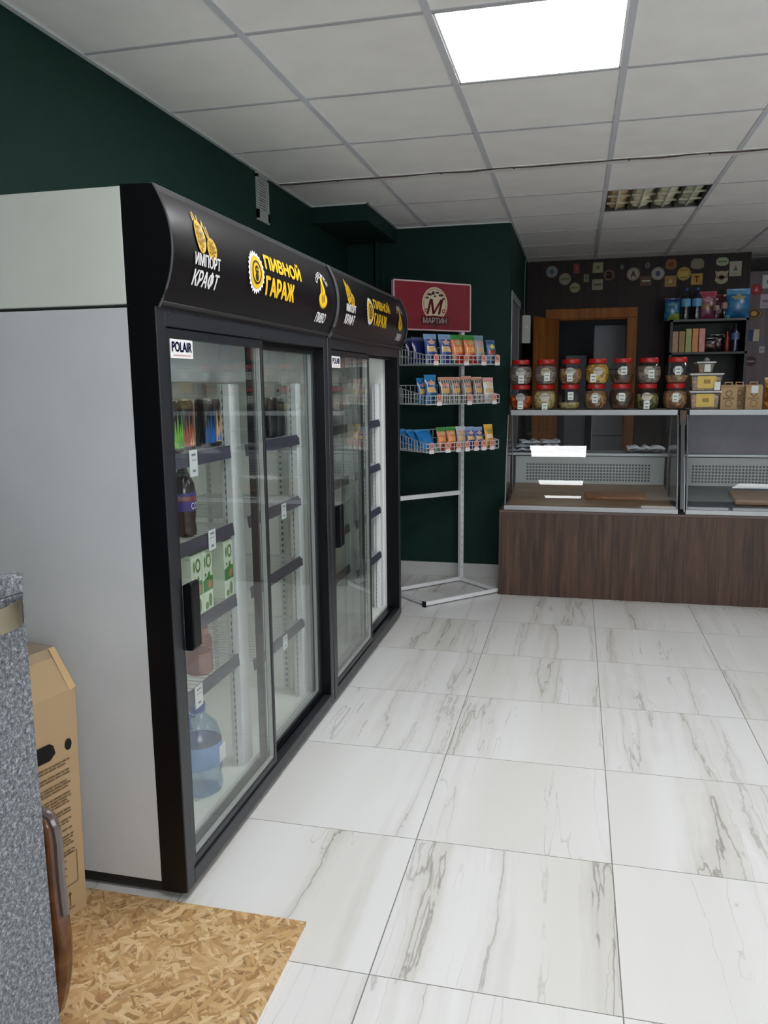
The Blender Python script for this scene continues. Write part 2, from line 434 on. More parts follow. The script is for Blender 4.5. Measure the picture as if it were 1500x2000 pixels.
struct('trim_6', MB().box(XG-.02, XG+.006, YG+.12, YG+.16, 0, 2.08).box(XG-.02, XG+.004, YG+.14, 6.81, 2.04, 2.09), mat((150, 154, 156), .5))
struct('wall_passage_panel', MB().box(XG-.004, XG+.004, 6.81, YB, 0, 2.04), M_darkwood)
mb = MB()
mb.box(XG-.2, -.25, YB, YB+.1, 0, CH+.1).box(.47, 1.45, YB, YB+.1, 0, CH+.1).box(-.25, .47, YB, YB+.1, 2.06, CH+.1)
struct('wall_back', mb, M_darkwood)
struct('wall_back_right', MB().box(1.45, XR, YB, YB+.08, 0, 2.37), wood('purple_brown_panelling', [(.3, (62, 50, 54)), (.5, (78, 64, 68)), (.7, (90, 76, 80))], (18., 18., .8), .55, .1))
struct('wall_far', MB().box(1.35, XR, 8.6, 8.7, 0, CH+.1), mat((58, 54, 52), .7))
struct('wall_right', MB().box(XR, XR+.1, YF, 8.6, 0, CH+.1), mat((214, 212, 208), .7))
struct('wall_front', MB().box(-2, 1.0, YF-.1, YF, 0, CH+.1).box(3.8, XR, YF-.1, YF, 0, CH+.1).box(1.0, 3.8, YF-.1, YF, 0, .75).box(1.0, 3.8, YF-.1, YF, 2.35, CH+.1), mat((150, 146, 142), .7))
wf = struct('added_window_1', MB().box(1.0, 3.8, YF-.06, YF-.055, .75, 2.35), glass('added_window_glass', (.96, .97, .97)))  # unseen window, added to brighten the ceiling and fridge side
mb = MB()
for x in (1.0, 2.37, 3.74): mb.box(x, x+.06, YF-.09, YF-.02, .75, 2.35)
mb.box(1.0, 3.8, YF-.09, YF-.02, .75, .81).box(1.0, 3.8, YF-.09, YF-.02, 2.29, 2.35).build('added_window_frame', M_white, parent=wf)
pl = bpy.data.lights.new('added_window_portal', 'AREA'); pl.shape = 'RECTANGLE'; pl.size = 2.8; pl.size_y = 1.6; pl.energy = 1; pl.cycles.is_portal = True  # portal that guides sky light through the added window
po_ = bpy.data.objects.new('added_window_portal', pl); COL.objects.link(po_); po_.location = (2.4, YF-.12, 1.55); po_.rotation_euler = (math.radians(90), 0, 0)
# little back room beyond the wooden doorway
mb = MB().box(-.9, 1.3, 9.3, 9.4, 0, CH).box(-1.0, -.9, YB+.1, 9.4, 0, CH).box(1.2, 1.3, YB+.1, 9.4, 0, CH).box(-1, 1.3, YB+.1, 9.4, 2.4, 2.45)
struct('wall_storeroom', mb, mat((38, 38, 42), .8))
# baseboard
struct('baseboard_back', MB().box(-1.6, XG, YG-.014, YG-.001, 0, .105), mat((184, 184, 182), .5), bevel=.003)
# doorway with frame and open leaf
mb = MB()
mb.box(-.30, -.21, YB-.03, YB-.001, 0, 2.01).box(.43, .52, YB-.03, YB-.001, 0, 2.01).box(-.30, .52, YB-.03, YB-.001, 2.01, 2.10)
mb.box(-.249, -.21, YB, YB+.12, 0, 2.0).box(.43, .469, YB, YB+.12, 0, 2.0).box(-.249, .469, YB, YB+.12, 2.0, 2.059)
d1 = struct('door_1', mb, M_pine, bevel=.004)
leaf = MB(); L = .68; th = .04
leaf.box(0, L, -th, 0, 0, 1.98)
mbp = MB()
for z0, z1 in ((.12, .85), (1.0, 1.88)):
    mbp.box(.10, L-.10, -th-.006, -th, z0, z1)
    mbp.box(.10, L-.10, 0, .006, z0, z1)
lf = leaf.build('door_leaf', M_pine, parent=d1, bevel=.004)
lf.location = (-.17, YB-.035, .01); lf.rotation_euler = (0, 0, math.radians(-104))
mbp.build('door_panel', M_pine, parent=lf, bevel=.005)
h = MB().tube([(L-.06, -.05, .98), (L-.06, -.09, .98), (L-.17, -.09, .98)], .009)
h.box(L-.08, L-.04, -.05, -.04, .9, 1.08); h.build('door_handle', M_steel, parent=lf, smooth=True)

# ================================================================== ceiling fittings
def ceiling_light(ci, ri, label, lit):
    x0 = GX+.6*ci+.012; y0 = rowy(ri)+.008; x1 = x0+.576; y1 = y0+.584
    t = thing('ceiling_light', label, 'ceiling light', ((x0+x1)/2, (y0+y1)/2, CH), group='square ceiling lights set in the tile grid')
    if lit:
        MB().box(x0+.008, x1-.008, y0+.008, y1-.008, CH+.002, CH+.012).build('diffuser', lit, t, world=True)
        MB().box(x0, x0+.008, y0, y1, CH-.002, CH+.03).box(x1-.008, x1, y0, y1, CH-.002, CH+.03).box(x0, x1, y0, y0+.008, CH-.002, CH+.03).box(x0, x1, y1-.008, y1, CH-.002, CH+.03).box(x0, x1, y0, y1, CH+.03, CH+.04).build('frame', M_white, t, world=True)
    else:
        hs = MB().box(x0, x0+.006, y0, y1, CH-.001, CH+.05).box(x1-.006, x1, y0, y1, CH-.001, CH+.05).box(x0, x1, y0, y0+.006, CH-.001, CH+.05).box(x0, x1, y1-.006, y1, CH-.001, CH+.05).box(x0, x1, y0, y1, CH+.05, CH+.06)
        hs.build('housing', mat((60, 58, 52), .35, metal=.4), t, world=True)
        for k in range(4):
            xa = x0+.012+k*.14
            col = [(222, 190, 132), (236, 232, 200), (230, 230, 196), (190, 196, 168)][k]
            r_ = MB().prism([(xa, CH+.045), (xa+.02, CH+.022), (xa+.065, CH+.012), (xa+.11, CH+.022), (xa+.132, CH+.045)], y0+.01, y1-.01, 'y')
            r_.build('reflector', mat(col, .3, metal=.1, var=.25, vscale=14), t, world=True)
        for k in range(1, 4):
            MB().box(x0+k*.144-.003, x0+k*.144+.003, y0+.006, y1-.006, CH, CH+.04).build('louvre', mat((110, 108, 96), .4, metal=.5), t, world=True)
        for k in range(1, 3):
            MB().box(x0+.006, x1-.006, y0+k*.195-.001, y0+k*.195+.001, CH+.002, CH+.014).build('cross_blade', mat((176, 172, 150), .35, metal=.4), t, world=True)
        for k in range(4):
            MB().tube([(x0+.07+.144*k, y0+.02, CH+.01), (x0+.07+.144*k, y1-.02, CH+.01)], .008).build('tube', mat((228, 228, 214), .3), t, world=True, smooth=True)
    return t
ceiling_light(1, 0, 'bright lit square ceiling light above the aisle, top of the picture', M_lamp)
ceiling_light(2, 4, 'unlit yellowed louvred ceiling light over the display counter', None)
for (c, r, n_) in ((1, -4, 'just overhead of the viewer'), (1, -8, 'farthest back near the front wall')): ceiling_light(c, r, 'lit ceiling light '+n_, M_lamp2)
for (c, r, n_) in ((5, 0, 'level with the bright aisle light'), (5, -4, 'nearest the added front window'), (5, 5, 'over the counter end')): ceiling_light(c, r, 'lit ceiling light in the right half, '+n_, M_lamp3)
# cable stapled along the strip
mb = MB(); pts = []
for k in range(61):
    x = XL+.02+k*(4.0)/60; pts.append((x, rowy(3)-.078+.006*math.sin(k*1.3)*(k > 6), CH-.008-.002*math.sin(k*.9)))
cb = mb.tube(pts, .0035, 6).build('ceiling_cable', mat((70, 52, 50), .5), smooth=True)
tag(cb, 'thin dark cable clipped to the white strip across the ceiling tiles', 'cable')
for k in range(20):
    MB().box(XL+.35+k*.19, XL+.36+k*.19, rowy(3)-.074, rowy(3)-.062, CH-.010, CH-.002).build('cable_clip', mat((90, 88, 86), .5), parent=cb)
# vent grille on the green wall
t = thing('vent_grille', 'tall narrow white slotted vent grille high on the green wall', 'vent', (XL, 4.13, 2.3))
MB().box(XL+.001, XL+.012, 4.05, 4.07, 2.30, 2.52).box(XL+.001, XL+.012, 4.19, 4.21, 2.30, 2.52).box(XL+.001, XL+.012, 4.05, 4.21, 2.29, 2.345).box(XL+.001, XL+.012, 4.05, 4.21, 2.505, 2.53).build('frame', mat((150, 158, 154), .5), t, world=True)
mb = MB()
for k in range(13): mb.box(XL+.002, XL+.009, 4.065, 4.195, 2.347+k*.0125, 2.354+k*.0125)
mb.build('slat', mat((166, 174, 168), .5), t, world=True)
MB().box(XL+.0005, XL+.002, 4.06, 4.2, 2.3, 2.52).build('backing', mat((52, 56, 56), .7), t, world=True)

# ================================================================== refrigerators
FW = 1.40
def canopy_x(z):   # bulging front of the light box, local x
    a = (z-1.775)/.145
    return .044*(1-a*a)
def mp_can(y, s): # s = height z
    return (canopy_x(s)+.0035, y, s)
def make_fridge(label, loc, slid):
    t = thing('display_fridge', label, 'fridge', loc, group='black framed drinks fridges against the green wall')
    W = FW
    b = MB()
    b.box(-.60, -.08, 0, .045, .055, 1.63).box(-.60, -.08, W-.045, W, .055, 1.63).box(-.60, -.555, 0.045, W-.045, .055, 1.63)
    b.box(-.555, -.08, .045, W-.045, .055, .085).box(-.555, -.08, .045, W-.045, 1.60, 1.63)
    b.build('cabinet', M_fridge, t, bevel=.002)
    MB().box(-.60, -.08, 0, W, 1.638, 1.92).build('top_housing', M_fridgeup, t, bevel=.003)
    MB().box(-.58, -.03, .02, W-.02, .012, .055).build('base_plinth', mat((30, 28, 27), .7), t)
    ln = MB().box(-.554, -.548, .046, W-.046, .086, 1.598).box(-.55, -.09, .046, .049, .086, 1.598).box(-.55, -.09, W-.049, W-.046, .086, 1.598).box(-.55, -.09, .046, W-.046, .0855, .09)
    ln.build('liner', M_liner, t)
    ev = MB().prism([(-.50, 1.598), (-.17, 1.598), (-.17, 1.50), (-.19, 1.447), (-.50, 1.447)], .055, W-.055, 'y')
    ev.build('evaporator_cover', mat((214, 220, 222), .5), t, bevel=.004)
    fr = MB()
    fr.box(-.08, 0, 0, .045, .03, 1.635).box(-.08, 0, W-.045, W, .03, 1.635).box(-.08, 0, .045, W-.045, 1.585, 1.635).box(-.08, 0, .045, W-.045, .03, .075)
    o = fr.build('front_frame', M_frame, t, bevel=.0025)
    MB().box(-.079, -.004, -.0015, .0, .03, 1.635).build('side_trim', M_black, o); MB().box(-.079, -.004, W, W+.0015, .03, 1.635).build('side_trim', M_black, o)
    MB().box(-.075, -.034, .046, W-.046, .0755, .081).box(-.038, -.034, .046, W-.046, .076, .09).box(-.038, -.034, .046, W-.046, 1.57, 1.5845).box(-.078, -.002, W-.0465, W-.045, .076, 1.584).build('track', M_black, o)
    for (y, z) in ((W-.02, 1.56), (W-.02, .085), (.06, 1.62)):
        sc_ = MB().lathe([(.003, 0), (.003, .001)], 8).build('screw', M_steel, o); sc_.location = (.0005, y, z); sc_.rotation_euler = (0, math.pi/2, 0)
    # illuminated header, not lit
    zs = [1.63+.29*k/14 for k in range(15)]
    prof = [(-.08, 1.63)] + [(canopy_x(z), z) for z in zs] + [(-.08, 1.92)]
    cn = MB().prism(prof, .006, W-.006, 'y').build('header', M_blackgloss, t, smooth=True)
    for y0, y1 in ((0, .008), (W-.008, W)):
        pr = [(-.08, 1.636)] + [(canopy_x(z)+.006, z) for z in zs] + [(-.08, 1.923)]
        MB().prism(pr, y0, y1, 'y').build('header_end', M_black, cn)
        mb2 = MB()
        mb2.tube([(canopy_x(z)+.006, (y0+y1)/2, z) for z in zs], .004, 6).build('header_edge', mat((78, 78, 80), .35), cn, smooth=True)
    MB().box(-.012, .006, .008, W-.008, 1.908, 1.924).build('header_rail', mat((74, 75, 78), .35, metal=.3), cn, bevel=.002)
    MB().box(-.01, .012, .008, W-.008, 1.634, 1.645).build('header_rail', mat((40, 38, 38), .35), cn, bevel=.002)
    # prints on the header
    mp2 = lambda y, s: (canopy_x(s)+.0045, y, s)
    mp3 = lambda y, s: (canopy_x(s)+.0055, y, s)
    wh = MB(); go = MB(); dk = MB()
    put_text(wh, 'ИМПОРТ', (.135, .285, 1.748, 1.780), mp_can, .13, 0, 2)
    put_text(wh, 'КРАФТ', (.128, .282, 1.694, 1.738), mp_can, .13, .25, 3)
    for cx, cz, rx, rz in ((.178, 1.824, .028, .043), (.238, 1.800, .029, .030)):
        poly2(go, disc(cx, cz, rx, rz), mp_can)
        for k in range(16):
            a = k*2.4; r_ = .22+.6*(k/16)
            poly2(dk, disc(cx+rx*r_*math.cos(a), cz+rz*r_*math.sin(a), rx*.16, rz*.13, 6), mp2)
    for k, (a, b_, c, d) in enumerate(((.160, 1.862, .166, 1.884), (.172, 1.866, .174, 1.888), (.186, 1.866, .190, 1.882), (.20, 1.85, .214, 1.872), (.222, 1.826, .212, 1.868), (.232, 1.824, .226, 1.858))):
        poly2(go, [(a-.003, b_), (a+.003, b_), (c+.002, d), (c-.002, d)], mp_can)
    wh.build('badge_lettering', M_print, cn); bb = go.build('hop_badge', M_gold, cn); dk.build('badge_detail', M_goldd, cn)
    # cog badge
    wh = MB(); go = MB(); dk = MB()
    cxx, czz = .545, 1.780
    st = []
    for k in range(48):
        r_ = 1.0 if k % 2 else .86
        a = 2*math.pi*k/48; st.append((cxx+.066*r_*math.cos(a), czz+.066*r_*math.sin(a)))
    for k in range(48):   # split in rings so that it follows the curve
        md = [((cxx+p[0])/2, (czz+p[1])/2) for p in (st[k], st[(k+1) % 48])]
        wh.add([mp_can(cxx, czz), mp_can(*md[0]), mp_can(*md[1]), mp_can(*st[k]), mp_can(*st[(k+1) % 48])], [(0, 1, 2), (1, 3, 4, 2)])
    ring(go, cxx, czz, 0.0, .026, mp2); ring(go, cxx, czz, .026, .050, mp2)
    ring(dk, cxx, czz, .030, .036, mp3)
    poly2(dk, disc(cxx, czz+.008, .014, .013, 12), mp3); poly2(dk, disc(cxx, czz-.014, .012, .013, 12), mp3)
    for sx in (-1, 1): poly2(go, disc(cxx+sx*.005, czz+.008, .003, .004, 8), lambda y, s: (canopy_x(s)+.0062, y, s))
    wh.build('cog_badge', M_print, cn); go.build('cog_badge_face', M_gold, cn); dk.build('badge_detail', mat((40, 32, 14), .5), cn)
    go = MB(); put_text(go, 'ПИВНОЙ', (.625, .965, 1.802, 1.856), mp_can, .24, 0, 4)
    go.build('title_lettering', M_gold, cn)
    go = MB(); put_text(go, 'ГАРАЖ', (.625, .885, 1.722, 1.778), mp_can, .24, 0, 4)
    go.build('title_lettering', M_gold, cn)
    # third badge : arched word, bottle with leaves, second word
    wh = MB(); go = MB(); dk = MB()
    def arch(a, b_, u, v):
        ang = math.pi*(.84-.68*a); R = .058+.020*b_
        return 1.215+R*1.15*math.cos(ang), 1.788+R*math.sin(ang)
    put_text(wh, 'СВЕЖЕЕ', (0, 1, 0, .02), mp_can, .0, 0, 1, arch)
    wh.build('badge_lettering', M_print, cn); wh = MB()
    for zz0, zz1, ww0, ww1 in ((1.742, 1.775, .031, .031), (1.775, 1.80, .031, .026), (1.80, 1.822, .026, .014), (1.822, 1.846, .014, .011)):
        poly2(go, [(1.215-ww0, zz0), (1.215+ww0, zz0), (1.215+ww1, zz1), (1.215-ww1, zz1)], mp_can)
    for k in range(14):
        an = -math.pi*.02-k*math.pi*.96/13
        cx2, cz2 = 1.215+.045*math.cos(an), 1.765+.026*math.sin(an)
        poly2(go, [(cx2-.007, cz2), (cx2+.007, cz2), (1.215+.064*math.cos(an), 1.768+.042*math.sin(an))], mp_can)
    poly2(go, disc(1.215, 1.764, .050, .026, 16), mp_can)
    poly2(dk, disc(1.205, 1.80, .006, .018, 8), mp2); poly2(dk, disc(1.227, 1.768, .009, .018, 8), mp2); poly2(dk, disc(1.204, 1.764, .009, .018, 8), mp2)
    put_text(wh, 'ПИВО', (1.155, 1.275, 1.676, 1.712), mp_can, .10, .3, 2)
    wh.build('badge_lettering', M_print, cn); go.build('bottle_badge', M_gold, cn); dk.build('badge_detail', M_goldd, cn)
    # sliding doors
    for k, (y0, y1, x0, x1) in enumerate(((.047, .707, -.030, -.006), ((.055, .715, -.066, -.042) if slid else (.69, 1.353, -.066, -.042)))):
        z0, z1 = .078, 1.583; sl, srr = (.024, .018) if k == 0 else (.022, .03)
        dr = MB().box(x0, x1, y0, y0+sl, z0, z1).box(x0, x1, y1-srr, y1, z0, z1).box(x0, x1, y0+sl, y1-srr, z0, z0+.024).box(x0, x1, y0+sl, y1-srr, z1-.026, z1)
        d = dr.build('door', M_doorframe, t, bevel=.002)
        gl = MB().box(x1-.006, x1-.002, y0+sl-.002, y1-srr+.002, z0+.022, z1-.024).box(x0+.002, x0+.006, y0+sl-.002, y1-srr+.002, z0+.022, z1-.024)
        gl.build('glass_pane', M_glass, d)
        sp_ = MB()
        for (a, b2) in ((y0+sl, y0+sl+.007), (y1-srr-.007, y1-srr)): sp_.box(x0+.006, x1-.006, a, b2, z0+.024, z1-.026)
        sp_.box(x0+.006, x1-.006, y0+sl, y1-srr, z0+.024, z0+.031)
        sp_.build('glazing_spacer', mat((186, 192, 188), .4, metal=.4), d)
        if k == 0:
            hb = MB().prism([(x1, .900), (x1+.026, .910), (x1+.030, .900), (x1+.030, .725), (x1+.022, .715), (x1, .715)], y0+.020, y0+.066, 'y')
            hb.build('door_handle', M_black, d, bevel=.004)
            stk = MB().box(x1-.0018, x1-.0005, y0+sl+.004, y0+sl+.128, 1.507, 1.556)
            so = stk.build('brand_sticker', M_print, d)
            tm = MB(); mpd = lambda u, v: (x1+.0002, u, v)
            put_text(tm, 'POLAIR', (y0+sl+.012, y0+sl+.120, 1.524, 1.549), mpd, .22)
            tm2 = MB(); tm.cur = 0
            tm.build('sticker_lettering', mat((28, 40, 110), .5), d)
            tm2.box(x1-.0004, x1+.0001, y0+sl+.018, y0+sl+.115, 1.513, 1.516); tm2.build('sticker_line', mat((205, 150, 150), .5), d)
    # inside: light columns, shelf rails, wire shelves
    for (a, b2) in ((.625, .705), (W-.125, W-.06)):
        MB().box(-.125, -.098, a, b2, .09, 1.44).build('light_column', mat((226, 230, 232), .45), t, bevel=.004)
        rl = MB().box(-.138, -.126, a-.006, a+.006, .09, 1.44)
        nt_ = MB()
        for k in range(52): nt_.box(-.1262, -.1255, a-.004, a+.004, .10+k*.0256, .112+k*.0256)
        ro = rl.build('shelf_upright', mat((190, 194, 190), .5), t); nt_.build('slots', mat((84, 88, 88), .6), ro)
    for yy in (.05, .66, .72, W-.05):
        rl = MB().box(-.548, -.535, yy-.01, yy+.01, .09, 1.44); ro = rl.build('shelf_upright', mat((196, 200, 196), .5), t)
        nt_ = MB()
        for k in range(52): nt_.box(-.535, -.5342, yy-.004, yy+.004, .10+k*.0256, .112+k*.0256)
        nt_.build('slots', mat((110, 114, 112), .6), ro)
    rl = MB().box(-.42, -.39, W-.052, W-.048, .09, 1.44).box(-.22, -.19, W-.052, W-.048, .09, 1.44); ro = rl.build('side_rail', mat((200, 204, 200), .5), t)
    nt_ = MB()
    for k in range(52): nt_.box(-.41, -.40, W-.053, W-.052, .10+k*.0256, .112+k*.0256).box(-.21, -.20, W-.053, W-.052, .10+k*.0256, .112+k*.0256)
    nt_.build('slots', mat((110, 114, 112), .6), ro)
    for ya, yb, zz in ((.06, .615, (1.236, .974, .727, .513)), (.745, W-.105, (1.230, .974, .716, .444))):
        for z in zz:
            s_ = MB().tube([(-.53, ya, z-.004), (-.105, ya, z-.004), (-.105, yb, z-.004), (-.53, yb, z-.004)], .0035, 6, True)
            n = int((yb-ya)/.028)
            for k in range(1, n): y = ya+(yb-ya)*k/n; s_.box(-.53, -.105, y-.0014, y+.0014, z-.004, z-.001)
            so = s_.build('wire_shelf', M_wire, t)
            MB().prism([(-.103, z+.001), (-.099, z+.001), (-.095, z-.040), (-.099, z-.040)], ya, yb, 'y').build('price_rail', M_strip, so)
    return t
def price_tag(parent, loc, w=.045, h=.07, name='price_tag', ry=0):
    """parts of a shelf: a white card facing +x with small print"""
    x, y, z = loc
    c = MB().box(x, x+.001, y-w/2, y+w/2, z-h, z).build(name, mat((228, 230, 232), .5), parent)
    pr = MB(); mp = lambda u, v: (x+.0013, u, v)
    return c
fr1 = make_fridge('nearer black framed fridge holding cans, cola, cartons and a water bottle', (-1.02, 1.83, 0), False)
fr2 = make_fridge('farther black framed fridge, empty, one sliding door pushed open', (-1.02, 3.24, 0), True)
def shelf_of(f, i): return [c for c in f.children if c.name.startswith('wire_shelf')][i]
def tagcard(f, i, y, zt, h=.065, w=.05):
    s_ = shelf_of(f, i)
    c = MB().box(-.094, -.092, y-w/2, y+w/2, zt-h, zt).build('price_card', mat((226, 229, 233), .5), s_)
    p = MB()
    p.box(-.0919, -.0915, y-w*.25, y+w*.25, zt-h*.22, zt-h*.14); p.box(-.0919, -.0915, y-w*.3, y+w*.3, zt-h*.40, zt-h*.37); p.box(-.0919, -.0915, y-w*.16, y+w*.18, zt-h*.84, zt-h*.74)
    p.build('price_print', mat((120, 124, 134), .6), s_)
tagcard(fr1, 0, 2.17-1.83, 1.245, .08); tagcard(fr1, 1, 2.27-1.83, .984, .065); tagcard(fr1, 3, 2.13-1.83, .52, .07)
tagcard(fr1, 5, 2.91-1.83, .972, .06); tagcard(fr1, 7, 2.88-1.83, .44, .055)
# ---- drinks
def can(label, y, x, z, cols, g='energy drink cans in the nearer fridge'):
    t = thing('drink_can', label, 'can', (x, y, z), group=g)
    prof = [(.024, 0), (.0325, .006), (.033, .02), (.033, .138), (.031, .148), (.0265, .155)]
    b = MB(); n = 28; b.lathe(prof, n)
    b.build('can_body', mat((22, 24, 30), .3, metal=.35), t, smooth=True)
    MB().lathe([(.0265, .154), (.027, .158), (.025, .1565), (.001, .156)], 24).build('can_lid', M_steel, t, smooth=True)
    c1, c2 = cols
    f = MB()
    for k in range(9):         # jagged flame / splash decoration wrapped round the front
        a0 = -1.15+k*.26; a1 = a0+.26; hgt = (.045, .07, .095, .06, .11, .05, .08, .06, .04)[k]
        R = .0334
        P = lambda a, z_: (R*math.cos(a), R*math.sin(a), z_)
        f.add([P(a0, .016), P(a1, .016), P(a1, .03+hgt*.25), P((a0+a1)/2, .03+hgt), P(a0, .03+hgt*.25)], [(0, 1, 2, 3, 4)])
    f.build('can_print', mat(c1, .4), t)
    f = MB()
    for k in range(4):
        a0 = -.5+k*.26; a1 = a0+.2
        P = lambda a, z_: (.0337*math.cos(a), .0337*math.sin(a), z_)
        f.add([P(a0, .02), P(a1, .02), P((a0+a1)/2, .045+.02*(k % 2))], [(0, 1, 2)])
    f.build('can_print', mat(c2, .4), t)
    return t
can('black can with a bright green flame, first on the top shelf', 2.145, -1.165, 1.236, ((120, 190, 70), (60, 110, 40)))
can('black can with an orange and cream flame beside the green flame can', 2.222, -1.168, 1.236, ((170, 80, 50), (225, 200, 160)))
can('black can with a blue splash, third on the top shelf', 2.372, -1.168, 1.236, ((24, 90, 160), (60, 110, 200)))
can('black can with a pale orange flame beside the light column', 2.440, -1.180, 1.236, ((215, 170, 125), (60, 110, 190)))
can('plain dark can with silver top, left of two behind the far door', 2.93, -1.17, 1.231, ((30, 34, 40), (50, 54, 60)))
can('plain dark can with silver top, right of two behind the far door', 3.01, -1.17, 1.231, ((32, 34, 38), (60, 60, 64)))
t = thing('cola_bottle', 'plastic bottle of dark cola with purple label on the second shelf', 'bottle', (-1.165, 2.195, .975))
prof = [(.026, 0), (.034, .006), (.036, .02), (.033, .045), (.036, .075), (.037, .14), (.034, .165), (.02, .195), (.013, .212), (.013, .222)]
MB().lathe(prof, 28).build('bottle_body', mat((30, 14, 12), .12, coat=.6), t, smooth=True)
MB().lathe([(.0375, .082), (.0382, .085), (.0382, .135), (.0375, .138)], 28, cap=False).build('bottle_label', mat((58, 48, 128), .4), t, smooth=True)
MB().lathe([(.0386, .112), (.0386, .128)], 28, cap=False).build('label_band', mat((120, 52, 60), .4), t, smooth=True)
tm = MB(); put_text(tm, 'COLA', (-.5, .75, .088, .108), lambda a, v: (.0392*math.cos(a), .0392*math.sin(a), v), .03, 0, 0)
tm.build('label_lettering', M_print, t)
MB().lathe([(.0155, .218), (.0155, .238), (.014, .24)], 20).build('bottle_cap', mat((40, 38, 70), .4), t, smooth=True)
def carton(label, y):
    t = thing('juice_carton', label, 'carton', (-1.158, y, .728), group='white and green juice cartons on the third shelf')
    b = MB().box(-.035, .035, -.034, .034, 0, .185).prism([(-.035, .185), (.035, .185), (.030, .196), (-.030, .196)], -.034, .034, 'y')
    b.build('carton_body', mat((212, 224, 204), .4), t, bevel=.002)
    MB().box(-.0345, .0345, -.0335, .0335, .1961, .198).build('carton_top', mat((60, 92, 56), .4), t)
    p = MB(); mp = lambda u, v: (.0356, u, v)
    poly2(p, [(-.034, .062), (.034, .062), (.034, .108), (.016, .108), (.012, .125), (.004, .122), (-.004, .108), (-.034, .100)], mp); p.build('green_print', mat((62, 128, 62), .45), t)
    p = MB(); mp2 = lambda u, v: (.0359, u, v)
    poly2(p, disc(.012, .082, .014, .014), mp2); p.build('fruit_print', mat((178, 120, 84), .45), t)
    p = MB(); ring(p, .008, .158, .010, .017, mp2, 24, 1.3); poly2(p, disc(-.018, .158, .005, .018, 12), mp2); poly2(p, disc(-.016, .117, .006, .006, 10), mp2); poly2(p, disc(.012, .03, .011, .022, 14), mp2); poly2(p, disc(-.014, .018, .012, .012, 12), mp2)
    p.build('leaf_print', mat((98, 134, 74), .45), t)
    return t
carton('green and white juice carton next to the door handle', 2.175)
carton('green and white juice carton in the middle of the three', 2.248)
carton('green and white juice carton standing apart beside the light column', 2.405)
t = thing('drink_jar', 'pink tinted clear plastic jar on the fourth shelf', 'jar', (-1.17, 2.25, .514))
MB().lathe([(.040, 0), (.045, .006), (.045, .11), (.040, .125), (.032, .13), (.032, .135)], 28).build('jar_body', glass('pink_plastic', (.80, .55, .55), 1., .04, .1), t, smooth=True)
MB().lathe([(.041, .004), (.041, .07), (.04, .072)], 24).build('jar_contents', mat((150, 118, 112), .4), t, smooth=True)
MB().lathe([(.036, .131), (.036, .15), (.034, .152)], 24).build('jar_lid', mat((170, 120, 120), .4), t, smooth=True)
t = thing('water_bottle', 'big blue water bottle with handle on the fridge floor', 'bottle', (-1.195, 2.27, .0905))
MB().lathe([(.06, 0), (.072, .008), (.075, .03), (.070, .06), (.075, .09), (.070, .12), (.075, .15), (.075, .19), (.06, .235), (.03, .265), (.022, .272), (.022, .285)], 32).build('bottle_body', glass('blue_plastic', (.62, .76, .88), 1.0, .05, .15), t, smooth=True)
MB().lathe([(.0755, .10), (.0765, .102), (.0765, .175), (.0755, .177)], 32, cap=False).build('bottle_label', mat((96, 140, 196), .5), t, smooth=True)
MB().lathe([(.027, .28), (.027, .305), (.025, .308)], 20).build('bottle_cap', mat((50, 90, 160), .4), t, smooth=True)
MB().tube([(.0, -.022, .27), (.0, -.05, .285), (0, -.06, .26), (0, -.05, .235)], .006).build('bottle_handle', mat((70, 110, 180), .4), t, smooth=True)
MB().box(.078, .079, -.01, .035, .11, .165).build('price_card', mat((226, 229, 233), .5), t)

# ================================================================== foreground, left
t = thing('floor_board', 'sheet of strand board lying on the tiles by the fridge', 'board', (-1.1, 1.2, 0))
MB().box(-1.64, -.668, .35, 1.818, 0.0005, .009).build('board_sheet', M_osb, t, world=True)
# cardboard box with pointed top
t = thing('cardboard_box', 'tall cardboard box with pointed taped top leaning near the fridge side', 'box', (-1.285, 1.745, .0095), rotz=math.radians(-14))
bx, by = -.30, -.34   # local: right-rear bottom corner at the origin, box runs to -x and -y
b = MB()
b.add([(0,0,0),(bx,0,0),(bx,by,0),(0,by,0),(.02,0,.643),(bx-.02,0,.643),(bx-.02,by,.643),(.02,by,.643),(-.055,-.0,.742),(-.22,0,.742),(-.055,by,.742),(-.22,by,.742)],
      [(0,1,2,3),(0,3,7,4),(1,5,6,2),(0,4,8,9,5,1),(3,2,6,11,10,7),(4,7,10,8),(5,9,11,6),(8,10,11,9)])
bo = b.build('box_body', M_card, t, bevel=.002)
MB().add([(-.053, .003, .7435), (-.222, .003, .7435), (-.222, by-.003, .7435), (-.053, by-.003, .7435), (-.036, .003, .7215), (-.036, by-.003, .7215)], [(0, 1, 2, 3), (0, 3, 5, 4)]).build('packing_tape', glass('clear_tape', (.86, .84, .80), 1.3, .12, .12), t)
MB().add([(.0235, -.02, .641), (.0215, .001, .646), (-.050, .001, .7435), (-.050, -.018, .7435)], [(0, 1, 2, 3)]).build('side_flap', mat((205, 172, 126), .8), t)
hm = MB(); mpb = lambda u, v: (.0022+.02*v/.643, u, v)   # right face, u = y
poly2(hm, [(-.075, .49), (-.08, .512), (-.092, .522), (-.17, .522), (-.19, .51), (-.19, .488), (-.17, .476), (-.092, .476)], mpb)
poly2(hm, disc(-.034, .497, .011, .016, 18), mpb)
hm.build('hand_hole', mat((12, 10, 9), .9), t)
pm = MB(); random.seed(3)
z = .455
